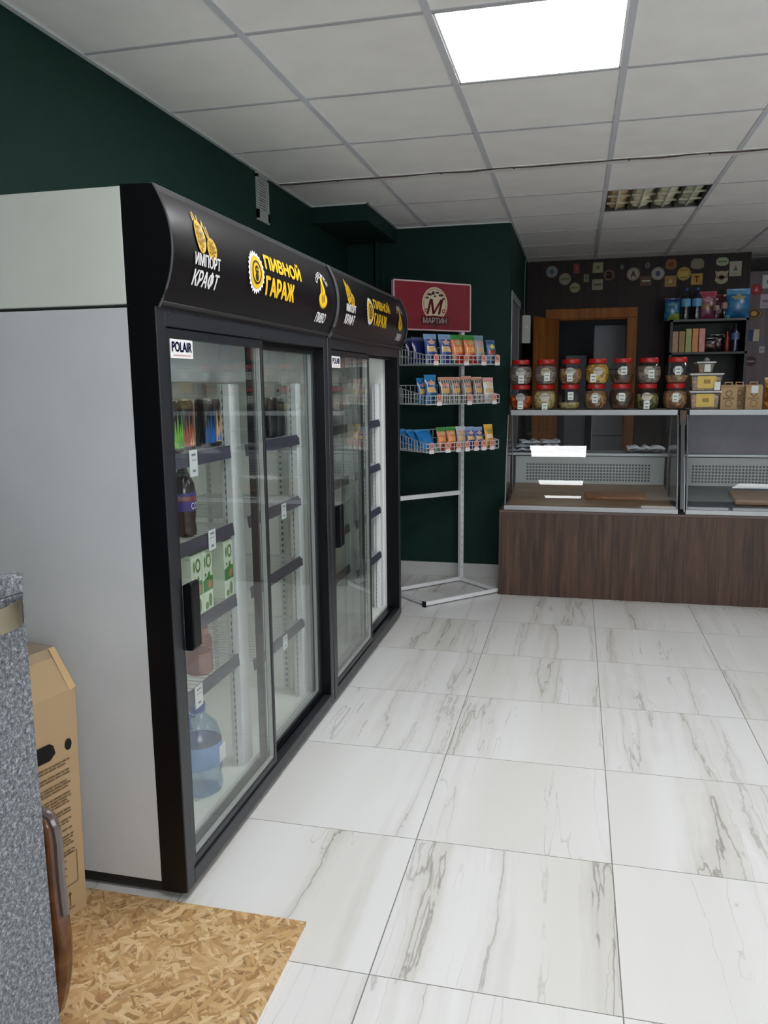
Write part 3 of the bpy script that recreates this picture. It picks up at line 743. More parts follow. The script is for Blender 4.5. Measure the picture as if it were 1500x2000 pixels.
for blk, (n, w_) in enumerate(((2, .17), (2, .16), (3, .19), (4, .15), (2, .19), (2, .15), (1, .18), (4, .12), (2, .1))):
    for k in range(n):
        u1 = -.03-random.random()*.01; u0 = u1-w_
        u = u0
        while u < u1-.008:
            l = .008+random.random()*.022; poly2(pm, [(u, z), (min(u+l, u1), z), (min(u+l, u1), z+.0042), (u, z+.0042)], mpb); u += l+.003
        z -= .0085
    z -= .011
for (a, b_, c, d) in ((-.175, -.025, .188, .19), (-.175, -.025, .096, .098), (-.027, -.025, .096, .19), (-.175, -.173, .096, .19)):
    poly2(pm, [(a, c), (b_, c), (b_, d), (a, d)], mpb)
for k in range(6):
    poly2(pm, [(-.16, .172-k*.011), (-.06-.02*(k % 2), .172-k*.011), (-.06-.02*(k % 2), .176-k*.011), (-.16, .176-k*.011)], mpb)
for u in (-.075, -.055):
    poly2(pm, [(u-.002, .035), (u+.002, .035), (u+.002, .07), (u-.002, .07)], mpb); poly2(pm, [(u-.007, .067), (u+.007, .067), (u, .08)], mpb)
poly2(pm, [(-.09, .027), (-.04, .027), (-.04, .031), (-.09, .031)], mpb)
pm.build('box_print', mat((112, 88, 58), .8), t)
# chair with glossy curved back, mostly hidden behind the desk
t = thing('chair', 'brown glossy moulded chair back showing behind the grey desk', 'chair', (-1.16, 1.30, .0095))
pr = []
for k in range(13):   # outline of the edge: rounded top, slight waist, swelling low down
    pass
prof = [(-0.16, 0.571), (-0.05, 0.576), (0.09, 0.572), (0.115, 0.565), (0.134, 0.556), (0.144, 0.535), (0.147, 0.504), (0.146, 0.435), (0.147, 0.383), (0.149, 0.34), (0.153, 0.282), (0.152, 0.236), (0.146, 0.187), (0.136, 0.144), (0.122, 0.103), (0.085, 0.061), (-0.16, 0.061)]
b = MB(); b.prism(prof, -.02, .02, 'y'); b.build('backrest', wood('glossy_brown_shell', [(.3, (60, 34, 20)), (.5, (98, 62, 38)), (.7, (136, 92, 58))], (3., 3., 6.), .12, 0), t, smooth=True, bevel=.012)
MB().tube([(p[0]+.002, -.004, p[1]) for p in prof[1:10]], .010, 8).build('backrest_rim', mat((96, 84, 80), .2, coat=.5), t, smooth=True)  # rim takes the grey-brown of the shiny edge highlight as its colour
MB().box(-.26, .03, -.30, -.021, .30, .345).build('seat', mat((70, 38, 22), .25, coat=.3), t, bevel=.02)
for sx in (-.23, 0.0):
    for sy2 in (-.27, -.05):
        MB().tube([(sx, sy2, 0), (sx, sy2, .3)], .013).build('leg', M_steel, t, smooth=True)
# reception desk
DX, DY, DZ = -.724, .90, 1.187
t = thing('reception_desk', 'grey speckled desk end with a metal handle at the left edge', 'desk', (DX, DY, .0095), rotz=math.radians(-7.3))
MB().box(-.62, 0, -1.1, 0, 0, DZ-.0095-.028).build('desk_body', M_granite, t, bevel=.001)
MB().box(-.62, .001, -1.1, .001, DZ-.0095-.0275, DZ-.0095).build('desk_top', M_granite, t, bevel=.0015)
hz = 1.139-.0095
b = MB(); pts = [(.002+.026*math.sin(math.pi*k/12)**.7, -.004-.12*k/12) for k in range(13)]
inner = [(x-.003, y) for x, y in pts]
vs = []; 
for (x, y) in pts: vs += [(x, y, hz-.017), (x, y, hz+.017)]
for (x, y) in inner: vs += [(max(x, .0005), y, hz-.017), (max(x, .0005), y, hz+.017)]
n = 13; fs = [(2*k, 2*k+2, 2*k+3, 2*k+1) for k in range(n-1)] + [(2*n+2*k, 2*n+2*k+1, 2*n+2*k+3, 2*n+2*k+2) for k in range(n-1)] + [(2*k+1, 2*k+3, 2*n+2*k+3, 2*n+2*k+1) for k in range(n-1)] + [(2*k, 2*n+2*k, 2*n+2*k+2, 2*k+2) for k in range(n-1)]
b.add(vs, fs); b.build('desk_handle', mat((190, 180, 158), .25, metal=1.), t, smooth=True)

# ================================================================== snack rack
RA = math.atan2(.435, .413)
rk = thing('snack_rack', 'white wire snack rack with a red header board in the green corner', 'rack', (-.912, 4.91, 0), rotz=RA)
for u, nm in ((0, 'post'), (.6, 'post')):
    sl_ = MB().box(u-.014, u+.014, .386, .414, .012, 1.80); sl_.cur = 1
    for k in range(30): sl_.add([(u-.0025, .3855, .1+k*.055), (u+.0025, .3855, .1+k*.055), (u+.0025, .3855, .118+k*.055), (u-.0025, .3855, .118+k*.055)], [(0, 1, 2, 3)])
    sl_.build('post', [M_whitepost, mat((110, 114, 116), .6)], rk)
MB().box(.014, .586, .388, .412, .645, .675).build('crossbar', M_whitepost, rk, bevel=.002)
MB().box(-.014, .614, -.012, .012, .010, .036).box(-.012, .012, .012, .42, .010, .036).box(.588, .612, .012, .42, .010, .036).box(.012, .588, .396, .42, .010, .036).build('base_frame', M_whitepost, rk, bevel=.002)
for u, v in ((-.018, 0), (.618, 0)):
    MB().box(u-.006, u+.006, -.014, .014, .0, .038).build('foot', M_black, rk)
def basket(z, hf, hb):
    b = MB(); r = .0022
    x0, x1, y0, y1 = 0., .6, .0, .385
    def side(pts_lo, pts_hi): pass
    b.tube([(x0, y0, z), (x1, y0, z), (x1, y1, z), (x0, y1, z)], .003, 6, True)
    b.tube([(x0, y0, z+hf), (x1, y0, z+hf), (x1, y1, z+hb), (x0, y1, z+hb)], .003, 6, True)
    b.tube([(x0, y0, z+hf*.5), (x1, y0, z+hf*.5), (x1, y1, z+hb*.5), (x0, y1, z+hb*.5)], r, 6, True)
    n = 16
    for k in range(n+1):
        x = x0+(x1-x0)*k/n
        b.bar((x, y0, z), (x, y1, z), .0035); b.bar((x, y0, z), (x, y0, z+hf), .0035); b.bar((x, y1, z), (x, y1, z+hb), .0035)
    for k in range(1, 12):
        y = y0+(y1-y0)*k/12; h_ = hf+(hb-hf)*k/12
        for x in (x0, x1): b.bar((x, y, z), (x, y, z+h_), .0035)
    for k in range(1, 6): b.bar((x0, y1*k/6, z), (x1, y1*k/6, z), .0035)
    return b.build('wire_basket', M_wire, rk)
BZ = {0: (1.556, [(.075, 1), (.315, 1), (.46, 1), (.575, 1)]), 1: (1.304, [(.10, 1), (.345, 1), (.555, 1)]), 2: (1.003, [(.04, 1), (.17, 1), (.255, 1), (.33, 1), (.405, 1), (.47, 1), (.54, 1)])}
for i, (z, tg) in BZ.items():
    bk = basket(z, .054, .12)
    for u, _ in tg:
        bd = MB().box(u-.019, u+.019, -.0065, -.005, z-.008, z+.016).build('price_badge', mat((222, 214, 216), .5), bk)
        pm = MB(); poly2(pm, disc(u, z+.038, .021, .025, 22), lambda a, v: (a, -.0066, v)); pm.add([], [])
        pm.build('price_badge', mat((214, 158, 140), .5), bk)
        pm = MB(); put_text(pm, 'М', (u-.01, u+.01, z+.028, z+.048), lambda a, v: (a, -.0072, v), .03)
        pm.build('badge_lettering', mat((150, 40, 45), .5), bk)
# header board
hd = thing('sign_board', 'red board with an oval emblem above the snack rack', 'sign', (-.912, 4.91, 0), rotz=RA)
sx0, sx1, sz0, sz1 = .012, .648, 1.792, 2.103
yy = .378
MB().box(sx0, sx1, yy-.006, yy, sz0, sz1).build('board', mat((126, 16, 36), .35), hd)
b = MB()
for (a, b_, c, d) in ((sx0, sx1, sz0-.006, sz0+.004), (sx0, sx1, sz1-.004, sz1+.006), (sx0-.006, sx0+.004, sz0, sz1), (sx1-.004, sx1+.006, sz0, sz1)):
    b.box(a, b_, yy-.012, yy+.012, c, d)
b.build('board_frame', mat((206, 170, 172), .4), hd, bevel=.001)
cu = (sx0+sx1)/2+.015; cz = (sz0+sz1)/2-.005
m1 = lambda u, v: (u, yy-.0070, v); m2 = lambda u, v: (u, yy-.0080, v); m3 = lambda u, v: (u, yy-.0088, v)
b = MB(); poly2(b, disc(cu, cz+.022, .106, .110, 40), m1); b.build('emblem_oval', mat((206, 190, 160), .4), hd)
b = MB(); ring(b, cu, cz+.022, .092, .095, m2, 40, 1.04)
poly2(b, disc(cu, cz-.085, .118, .03, 30), m2)
b.build('emblem_ring', mat((112, 20, 30), .4), hd)
b = MB()
put_text(b, 'М', (cu-.068, cu+.068, cz-.045, cz+.052), m2, .10, .25)
for sx in (-1, 1): ring(b, cu+sx*.072, cz-.024, .007, .014, m2, 18)
b.build('emblem_letter', mat((124, 16, 34), .4), hd)
b = MB()
for (a, v, rx, ry) in ((-.045, .082, .022, .008), (-.015, .092, .014, .012), (.02, .096, .016, .007), (.05, .08, .02, .009), (-.065, .06, .014, .007), (.072, .058, .012, .008), (0, .072, .012, .006)):
    poly2(b, disc(cu+a, cz+v, rx, ry, 14), m2)
b.build('emblem_leaves', mat((62, 30, 30), .4), hd)
b = MB(); poly2(b, [(cu-.115, cz-.115), (cu+.115, cz-.115), (cu+.12, cz-.062), (cu-.12, cz-.062)], m2); poly2(b, [(cu-.05, cz-.115), (cu+.05, cz-.115), (cu, cz-.135)], m2)
b.build('emblem_banner', mat((92, 24, 30), .4), hd)
b = MB(); put_text(b, 'МАРТИН', (cu-.098, cu+.098, cz-.105, cz-.070), m3, .05); b.build('emblem_lettering', mat((224, 216, 208), .4), hd)

# ---- snack packs: pillow bags with printed zones
def pack_mesh(name, w, h, d, zones, fold=.05):
    """zones: function (u,v)->material index; u,v in 0..1 on front"""
    b = MB(); nu, nv = 10, 16
    for side in (-1, 1):
        vs = []
        for j in range(nv+1):
            for i in range(nu+1):
                u, v = i/nu, j/nv
                bul = (max(0, math.sin(math.pi*u))**.6)*(max(0, math.sin(math.pi*min(1, max(0, (v-.03)/.88))))**.5)
                pinch = 1-.07*math.sin(math.pi*v)
                cr_ = .0022*math.sin(u*23+v*5)*math.sin(v*17+u*3)
                vs.append(((u-.5)*w*pinch, side*(d/2*bul+.0008)+cr_*bul, v*h))
        o = len(b.v); b.v += vs
        for j in range(nv):
            for i in range(nu):
                f = (o+j*(nu+1)+i, o+j*(nu+1)+i+1, o+(j+1)*(nu+1)+i+1, o+(j+1)*(nu+1)+i)
                b.f.append(f); b.mi.append(zones((i+.5)/nu, (j+.5)/nv, side))
    return b
def zone_snack(u, v, side):
    if side > 0: return 0
    if v > .84: return 1
    if (u-.5)**2/.07+(v-.70)**2/.009 < 1: return 2
    if .36 < v < .55 and abs(u-.5) < .38 and (v-.45) < .25*math.sin(3*u+.6): return 3
    if v < .32 and u > .15+v*.8: return 4
    if v < .10: return 1
    return 0
def zone_plain(u, v, side): return 1 if v > .9 or v < .07 else 0
def zone_stripe(u, v, side):
    if v > .88: return 2
    if abs(v-.66) < .06 and abs(u-.5) < .3: return 2
    if .38 < v < .55 and abs(u-.5) < .32: return 3
    return 1 if int(u*10) % 2 else 0
SK = {}
def snack(kind, label, u, v, z, lean=0., tilt=0., spin=0., w=.105, h=.18, d=.045, grp='snack packs in the wire baskets'):
    cols, zf = KINDS[kind]
    key = (kind, w, h, d)
    if key not in SK:
        b = pack_mesh('snack_pack', w, h, d, zf)
        me = b.build('snack_pack', [mat(c, .25, spec=.6, var=.12, vscale=30) for c in cols], smooth=True)
        SK[key] = me; o = me
    else:
        o = SK[key].copy(); COL.objects.link(o)
    c, s_ = math.cos(RA), math.sin(RA)
    o.location = (-.912+u*c-v*s_, 4.91+u*s_+v*c, z)
    o.rotation_euler = (lean, tilt, RA+spin)
    tag(o, label, 'snack pack', grp)
    return o
B1 = (24, 44, 120)
KINDS = {
 'navy': ([(22, 36, 96), (70, 84, 120), (60, 70, 110), (30, 44, 110)], zone_plain),
 'bluewhite': ([(52, 74, 140), (120, 150, 186), (200, 160, 140), (206, 172, 116), (28, 36, 110)], zone_snack),
 'redgreen': ([(206, 112, 60), (56, 130, 62), (176, 160, 110), (218, 150, 84), (160, 28, 24)], zone_snack),
 'multi': ([(150, 156, 166), (110, 140, 150), (196, 150, 150), (190, 160, 110), (90, 96, 130)], zone_snack),
 'blueyel': ([(84, 110, 150), (58, 96, 140), (210, 214, 90), (150, 60, 50), (64, 66, 100)], zone_snack),
 'blue': ([(20, 92, 152), (40, 120, 176), (206, 150, 130), (206, 172, 110), (30, 70, 96)], zone_snack),
 'stripe': ([(70, 66, 66), (172, 168, 162), (190, 136, 120), (204, 158, 96)], zone_stripe),
 'white': ([(212, 206, 200), (206, 150, 150), (206, 190, 150), (196, 170, 120), (200, 196, 190)], zone_snack),
 'azure': ([(36, 120, 190), (70, 150, 208), (190, 150, 140), (120, 170, 206)], zone_plain),
 'yellow': ([(212, 150, 40), (220, 170, 60), (120, 140, 60), (226, 200, 170), (180, 60, 40)], zone_snack),
 'clearbag': ([(150, 150, 148), (180, 186, 190), (206, 150, 120), (196, 160, 110), (170, 160, 150)], zone_snack),
}
LN = math.radians(-10)
z = 1.560
for k, (u, v, kd, lab) in enumerate([(.07, .03, 'bluewhite', 'first blue and white pack in the top basket front row, next to the navy bags'), (.185, .03, 'bluewhite', 'blue and white pack in the top basket beside the green and red ones'),
        (.285, .035, 'redgreen', 'left of two green topped orange packs in the top basket'), (.385, .03, 'redgreen', 'right of two green topped orange packs in the top basket'), (.478, .045, 'multi', 'pale grey patterned pack in the top basket'), (.565, .03, 'blueyel', 'pack with yellow oval at the right end of the top basket')]):
    snack(kd, lab, u, v, z, LN, 0, random.uniform(-.06, .06), h=.185 if k != 5 else .155, w=.096 if k < 4 else .08)
for k, (u, v) in enumerate([(-.0, .14), (.09, .17), (.02, .24)]):
    snack('navy', ('navy bag at the left side of the top basket, nearest the fridge', 'navy bag standing behind the first blue and white pack', 'navy bag at the left rear of the top basket')[k], u+.055, v, z, LN, 0, .15, h=.17)
for k, (u, kd) in enumerate([(.13, 'bluewhite'), (.26, 'redgreen'), (.37, 'redgreen'), (.48, 'multi')]):
    snack(kd, 'snack pack in the back row of the top basket behind the %s packs' % ('blue and white', 'left green topped', 'right green topped', 'pale grey')[k], u, .10, z, LN, h=.19, w=.094)
z = 1.308
for k, (u, kd, h_, lab) in enumerate([(.075, 'blue', .185, 'bright blue pack at the left of the middle basket front row'), (.185, 'stripe', .17, 'striped sunflower style pack right of the bright blue one'), (.275, 'stripe', .17, 'striped pack in the middle basket, second of four'), (.37, 'stripe', .175, 'striped pack in the middle basket, third of four'), (.46, 'stripe', .17, 'striped pack beside the white one in the middle basket'), (.55, 'white', .165, 'white and pink pack at the right end of the middle basket')]):
    snack(kd, lab, u, .035, z, LN, 0, random.uniform(-.08, .08), h=h_, w=.09, d=.034)
for k, (u, kd) in enumerate([(.06, 'blue'), (.23, 'stripe'), (.33, 'stripe'), (.43, 'stripe')]):
    snack(kd, 'pack in the back row of the middle basket behind the %s' % ('bright blue pack', 'first striped pack', 'second striped pack', 'third striped pack')[k], u, .10, z, LN, h=.165, w=.09, d=.034)
z = 1.008
for k, (u, kd, h_, lab) in enumerate([(.168, 'redgreen', .15, 'left of two green topped packs in the lowest basket'), (.247, 'redgreen', .15, 'right of two green topped packs in the lowest basket'), (.327, 'clearbag', .15, 'silvery grey pack in the lowest basket'), (.405, 'bluewhite', .145, 'left blue and white pack in the lowest basket'), (.475, 'bluewhite', .14, 'right blue and white pack in the lowest basket'), (.565, 'yellow', .155, 'yellow and orange pack at the right end of the lowest basket')]):
    snack(kd, lab, u, .045, z, LN, 0, random.uniform(-.06, .06), h=h_, w=.078, d=.036)
for k, (u, v, ln) in enumerate([(.065, .05, -.7), (.06, .125, -.75), (.06, .20, -.75), (.07, .275, -.75)]):
    snack('azure', ('foremost sky blue bag slumped in the lowest basket', 'second sky blue bag slumped in the lowest basket', 'third sky blue bag slumped in the lowest basket', 'rearmost sky blue bag slumped in the lowest basket')[k], u, v, z+.01, ln, 0, .1*k-.1, w=.115, h=.16, d=.05)

# ================================================================== counter and display cases
CY = 5.31
ct = thing('shop_counter', 'long walnut laminate counter base under the glass cases', 'counter', (-.486, CY, 0))
MB().box(-.486, 2.9, CY, CY+.02, 0.0, .572).box(-.486, -.466, CY+.02, CY+.75, 0, .572).build('front_panel', M_laminate, ct, world=True, bevel=.001)
MB().box(-.486, 2.9, CY-.004, CY+.76, .572, .588).build('counter_edge', mat((92, 74, 68), .5), ct, world=True, bevel=.002)
def gy(z): return CY+.014+.17*(z-.62)+.22*(z-.62)**2
ZZ = [.62+.597*k/16 for k in range(17)]
def case(x0, x1, label, second=False):
    t = thing('display_case', label, 'display case', (x0, CY, .588), group='glass chilled display cases on the counter')
    z0 = .589
    MB().box(x0, x1, CY+.004, CY+.03, z0, z0+.03).build('front_rail', M_alu, t, world=True, bevel=.002)
    MB().box(x0, x1, CY+.03, CY+.74, z0, z0+.012).build('base_tray', M_alu, t, world=True)
    # sloped deck inside
    dk = [(CY+.035, z0+.032), (CY+.62, .70), (CY+.62, .69), (CY+.035, z0+.022)]
    deck = wood('board_deck', [(.3, (104, 80, 56)), (.5, (138, 108, 78)), (.7, (164, 132, 96))], (2., 12., 12.), .4, 0) if not second else mat((96, 98, 104), .4, metal=.5)
    dko = MB().prism(dk, x0+.03, x1-.03, 'x').build('deck', deck, t, world=True)
    # rear duct with grille
    MB().box(x0+.03, x1-.03, CY+.62, CY+.67, .69, .90).build('rear_duct', mat((176, 180, 178), .45), t, world=True, bevel=.002)
    g = MB(); nx = int((x1-x0-.22)/.022)
    for i in range(nx):
        for j in range(6): g.box(x0+.11+i*.022, x0+.11+i*.022+.014, CY+.6185, CY+.62, .722+j*.022, .722+j*.022+.013)
    g.build('grille_slots', mat((88, 92, 94), .6), t, world=True)
    MB().box(x0+.01, x1-.01, CY+.60, CY+.88, .905, .925).build('work_shelf', M_alu, t, world=True, bevel=.003)
    # end panels follow the tilted front
    def endp(xa, xb, m_, nm):
        pr = [(gy(z), z) for z in ZZ] + [(CY+.50, 1.215), (CY+.66, .93), (CY+.66, z0+.03)]
        return MB().prism(pr, xa, xb, 'x').build(nm, m_, t, world=True)
    endp(x0+.004, x0+.010, M_glassthin, 'side_glass'); endp(x1-.010, x1-.004, M_glassthin, 'side_glass')
    for xx in (x0+.007, x1-.007):
        MB().tube([(xx, gy(z), z) for z in ZZ], .005, 6).build('corner_trim', mat((120, 120, 122), .35, metal=.5), t, world=True, smooth=True)
        MB().tube([(xx, CY+.615, z0+.03), (xx, CY+.60, .9), (xx, CY+.52, 1.21)], .006, 6).build('rear_post', M_alu, t, world=True, smooth=True)
    # front glass, two panes: lower and upper
    for za, zb in ((.62, .94), (.942, 1.217)):
        zs_ = [za+(zb-za)*k/10 for k in range(11)]
        MB().prism([(gy(z), z) for z in zs_]+[(gy(z)+.005, z) for z in reversed(zs_)], x0+.012, x1-.012, 'x').build('front_glass', M_glassthin, t, world=True, smooth=True)
    MB().box(x0+.02, x1-.005, CY+.205, CY+.54, 1.212, 1.249).build('top_shelf', mat((150, 152, 154), .42, metal=.5), t, world=True, bevel=.003)
    if second:
        MB().prism([(CY+.58, .93), (CY+.585, .93), (CY+.535, 1.21), (CY+.53, 1.21)], x0+.06, x1-.02, 'x').build('rear_screen', mat((124, 118, 130), .35, var=.08, vscale=5), t, world=True)
    return t
case(-.455, .655, 'left glass display case with a brown deck beside the green wall')
case(.70, 2.20, 'right glass display case with a grey rear screen', True)
# dark bracket between the two cases
t = thing('case_divider', 'dark grey curved panel in the gap between the two display cases', 'panel', (.678, CY, .589))
MB().prism([(gy(z), z) for z in ZZ]+[(CY+.5, 1.217), (CY+.6, .9), (CY+.6, .62)], .668, .690, 'x').build('divider_panel', mat((70, 74, 78), .4), t, world=True)
MB().box(.660, .700, CY+.18, CY+.24, 1.15, 1.245).build('wood_cap', M_laminate, t, world=True)
MB().tube([(.693, CY+.012, .60), (.690, gy(.8)-.004, .8), (.686, gy(.95)-.004, .95)], .005).build('divider_edge', mat((150, 154, 156), .35, metal=.4), t, world=True, smooth=True)
# white papers on the work shelf
def paper(label, x0, y0, z, w, h, seed, rot=0):
    random.seed(seed); b = MB(); n = 8; vs = []
    for j in range(n+1):
        for i in range(n+1):
            vs.append(((i/n-.5)*w, (j/n-.5)*h, .003+.028*abs(math.sin(i*1.3+seed))*abs(math.cos(j*.9+seed*2))))
    b.add(vs, [(j*(n+1)+i, j*(n+1)+i+1, (j+1)*(n+1)+i+1, (j+1)*(n+1)+i) for j in range(n) for i in range(n)])
    o = b.build('wrapping_paper', mat((222, 224, 232), .7), smooth=False, solid=.001); o.location = (x0, y0, z); o.rotation_euler = (0, 0, rot)
    return tag(o, label, 'paper', 'wrapping papers on the work shelf')
for k in range(3):
    paper(('bottom', 'middle', 'topmost')[k]+' crumpled white sheet in the heap at the left end', -.30+.02*k, CY+.74, .927+.030*k, .34-.03*k, .22-.02*k, k+2, .1*k)
for k in range(2):
    paper(('lower', 'upper')[k]+' flat white sheet near the case divider', .50, CY+.74, .927+.018*k, .26, .18, k+11, 0)
MB_ = MB().box(-.02, .38, 0, .16, 0, .014)
t_ = MB_.build('wooden_tray', M_pine, bevel=.002); t_.location = (.10, CY+.20, .648); t_.rotation_euler = (math.radians(7), 0, .04)
tag(t_, 'thin pale wooden board lying on the deck of the left case', 'board')
t_ = MB().box(0, .5, 0, .26, 0, .03).build('wooden_tray', mat((150, 112, 84), .5), bevel=.004); t_.location = (1.02, CY+.14, .640); t_.rotation_euler = (math.radians(7), 0, 0)
tag(t_, 'brown wooden tray inside the right case', 'board')

# ---- jars
def jar(label, x, z, contents, fill, tagpos, lab=True):
    y = CY+.31
    t = thing('snack_jar', label, 'jar', (x*1.03, y, z), rotz=random.uniform(-.1, .1), group='red lidded snack jars on the display case'); t.scale = (1.03,)*3
    prof = [(.046, 0), (.060, .006), (.073, .035), (.0775, .07), (.073, .105), (.058, .132), (.054, .138)]
    MB().lathe(prof, 32, cap=False).build('jar_body', M_pet, t, smooth=True)
    cp = [(.043, .003), (.057, .009), (.070, .036), (.0745, .07), (.070, .104), (.056, .129)]
    cp2 = []
    for i, (r, zz) in enumerate(cp):
        if zz <= fill: cp2.append((r, zz))
        else:
            r0_, z0_ = cp[i-1]; f = (fill-z0_)/(zz-z0_); cp2.append((r0_+(r-r0_)*f, fill)); break
    cp2.append((cp2[-1][0]*.6, min(cp2[-1][1]+.004, .13)))
    MB().lathe(cp2, 28).build('jar_contents', contents, t, smooth=True)
    n = 36; vs = []; lid = MB()
    prl = [(.057, .134), (.0585, .137), (.0585, .160), (.056, .164), (.001, .164)]
    lid.lathe(prl, 36); lid.build('jar_lid', mat((172, 26, 26), .35), t, smooth=True)
    if lab:
        lb = MB(); R = .079
        def mpj(u, v):
            zz = .078+v; a = -math.pi/2+u/R; rr = .0775-((zz-.07)/.07)**2*.012+.0012
            return (rr*math.cos(a), rr*math.sin(a), zz)
        ring(lb, 0, .004, 0, .032, mpj, 20, .85); lb.build('jar_label', mat(random.choice([(176, 180, 168), (190, 184, 170), (160, 166, 160), (186, 178, 150)]), .5), t)
        lb = MB(); put_text(lb, random.choice(['СНЕКИ', 'РЫБКА', 'АРАХИС', 'СУХАРИ']), (-.026, .026, .008, .020), lambda u, v: tuple(Vector(mpj(u, v))*1.0+Vector((0, -.0012, 0))), .03)
        lb.build('label_lettering', mat((50, 52, 50), .5), t)
    tp = MB(); tx, tz = tagpos
    tp.box(tx-.018, tx+.018, -.0825, -.0815, tz-.026, tz+.026); tp.build('price_tag', mat((214, 222, 214), .5), t)
    tp = MB(); tp.box(tx-.012, tx+.012, -.0832, -.0826, tz+.006, tz+.012).box(tx-.010, tx+.010, -.0832, -.0826, tz-.016, tz-.010); tp.build('tag_print', mat((110, 116, 116), .6), t)
    return t
C_red = speck('paprika_snack', [(.1, (120, 40, 18)), (.5, (176, 70, 30)), (.9, (214, 120, 60))], 70)
C_pea = speck('pale_nuts', [(.1, (130, 116, 74)), (.5, (186, 172, 118)), (.9, (214, 204, 158))], 90)
C_crk = speck('crackers', [(.1, (104, 74, 48)), (.5, (150, 112, 76)), (.9, (186, 150, 106))], 60)
C_yel = speck('corn_sticks', [(.1, (140, 104, 40)), (.5, (196, 158, 70)), (.9, (224, 196, 110))], 46)
C_brn = speck('dried_meat', [(.1, (44, 28, 20)), (.5, (84, 56, 38)), (.9, (122, 88, 60))], 50)
C_grn = speck('green_mix', [(.1, (40, 44, 26)), (.5, (96, 100, 56)), (.9, (160, 160, 96))], 60)
C_gry = speck('dried_fish', [(.1, (90, 80, 74)), (.5, (132, 120, 110)), (.9, (170, 160, 150))], 60, stretch=(1, 1, 2.5))
JX = [-.363, -.207, -.043, .125, .284, .448, .622]
bot = [(C_red, .09, (0, .03), 'orange red contents'), (C_pea, .118, (0, .018), 'pale cream contents'), (C_pea, .045, (0, .09), 'only a low heap of pale contents'), (C_crk, .118, (0, .07), 'tan crumbly contents'), (C_brn, .12, (.005, .08), 'dark brown contents and a big tag'), (C_grn, .10, (0, .03), 'green and silver contents'), (C_crk, .115, (-.005, .075), 'brown contents, rightmost')]
topj = [(C_gry, .118, (.005, .035), 'greyish fish strips'), (C_gry, .120, (.01, .05), 'pinkish grey strips'), (C_crk, .10, (0, .045), 'brown crackers'), (C_yel, .126, (-.03, .04), 'yellow sticks'), (C_brn, .06, (.01, .085), 'a low layer of brown pieces'), (C_gry, .11, (.015, .06), 'grey brown strips'), (C_crk, .05, (0, .08), 'a few tan pieces, rightmost')]
random.seed(5)
for k, x in enumerate(JX):
    c, fl, tp, ds = bot[k]
    jar('red lidded jar in the lower row, '+ds, x, 1.2495, c, fl, tp, k != 2)
for k, x in enumerate(JX):
    c, fl, tp, ds = topj[k]
    jar('red lidded jar in the upper row, '+ds, x+(.004 if k else -.005), 1.2495+.1642*1.03+.0005, c, fl, tp)
# ---- containers, kraft boxes, bag
def tub(label, x, z, w, h, lab):
    t = thing('snack_tub', label, 'container', (x*1.03, CY+.31, 1.2495+(z-1.2575)*1.03), group='clear tubs stacked beside the jars'); t.scale = (1.03,)*3
    b = MB(); a, c = w/2-.012, w/2
    pts = lambda q, zz, dd: [(-q, -dd, zz), (q, -dd, zz), (q, dd, zz), (-q, dd, zz)]
    b.add(pts(a, 0, .055)+pts(c, h, .068), [(0, 1, 5, 4), (1, 2, 6, 5), (2, 3, 7, 6), (3, 0, 4, 7), (0, 1, 2, 3)])
    b.build('tub_body', M_pet, t)
    b = MB(); a2, c2 = a-.004, c-.007; hh = h*.86
    b.add(pts(a2, .004, .050)+pts(c2, hh, .060), [(0, 1, 5, 4), (1, 2, 6, 5), (2, 3, 7, 6), (3, 0, 4, 7), (0, 1, 2, 3), (4, 5, 6, 7)])
    b.build('tub_contents', C_crk, t)
    MB().box(-c-.008, c+.008, -.076, .076, h, h+.010).build('tub_lid', mat((196, 190, 188), .4), t, bevel=.003)
    if lab:
        lw = w*.30
        MB().add([(-lw, -.0665, .016), (lw, -.0665, .016), (lw, -.0705, h-.008), (-lw, -.0705, h-.008)], [(0, 1, 2, 3)]).build('tub_label', mat((206, 176, 82), .5), t)
        MB().add([(-lw*.3, -.0690, .045), (lw*.4, -.0690, .045), (lw*.4, -.0712, .07), (-lw*.3, -.0712, .07)], [(0, 1, 2, 3)]).build('label_print', mat((150, 118, 50), .5), t)
    return t
t1 = tub('lowest clear tub with yellow label, right of the jars', .793, 1.2575, .178, .105, True)
t2 = tub('upper large clear tub with yellow label and overhanging white lid', .797, 1.2575+.1155, .186, .10, True)
MB().box(.045, .08, -.0765, -.0755, .005, .055).build('price_tag', mat((216, 220, 216), .5), t2)
t3 = tub('small clear tub on top of the two large tubs', .79, 1.2575+.1155+.1105, .10, .062, False)
MB().add([(-.012, -.0665, .008), (.026, -.0665, .008), (.024, -.071, .055), (-.010, -.071, .055)], [(0, 1, 2, 3)]).build('price_tag', mat((206, 212, 204), .5), t3)
MB().lathe([(.012, 0), (.02, .008), (.012, .022), (.004, .026)], 12, c=(.01, 0, .0725)).build('bow', mat((120, 124, 124), .5), t3, smooth=True)
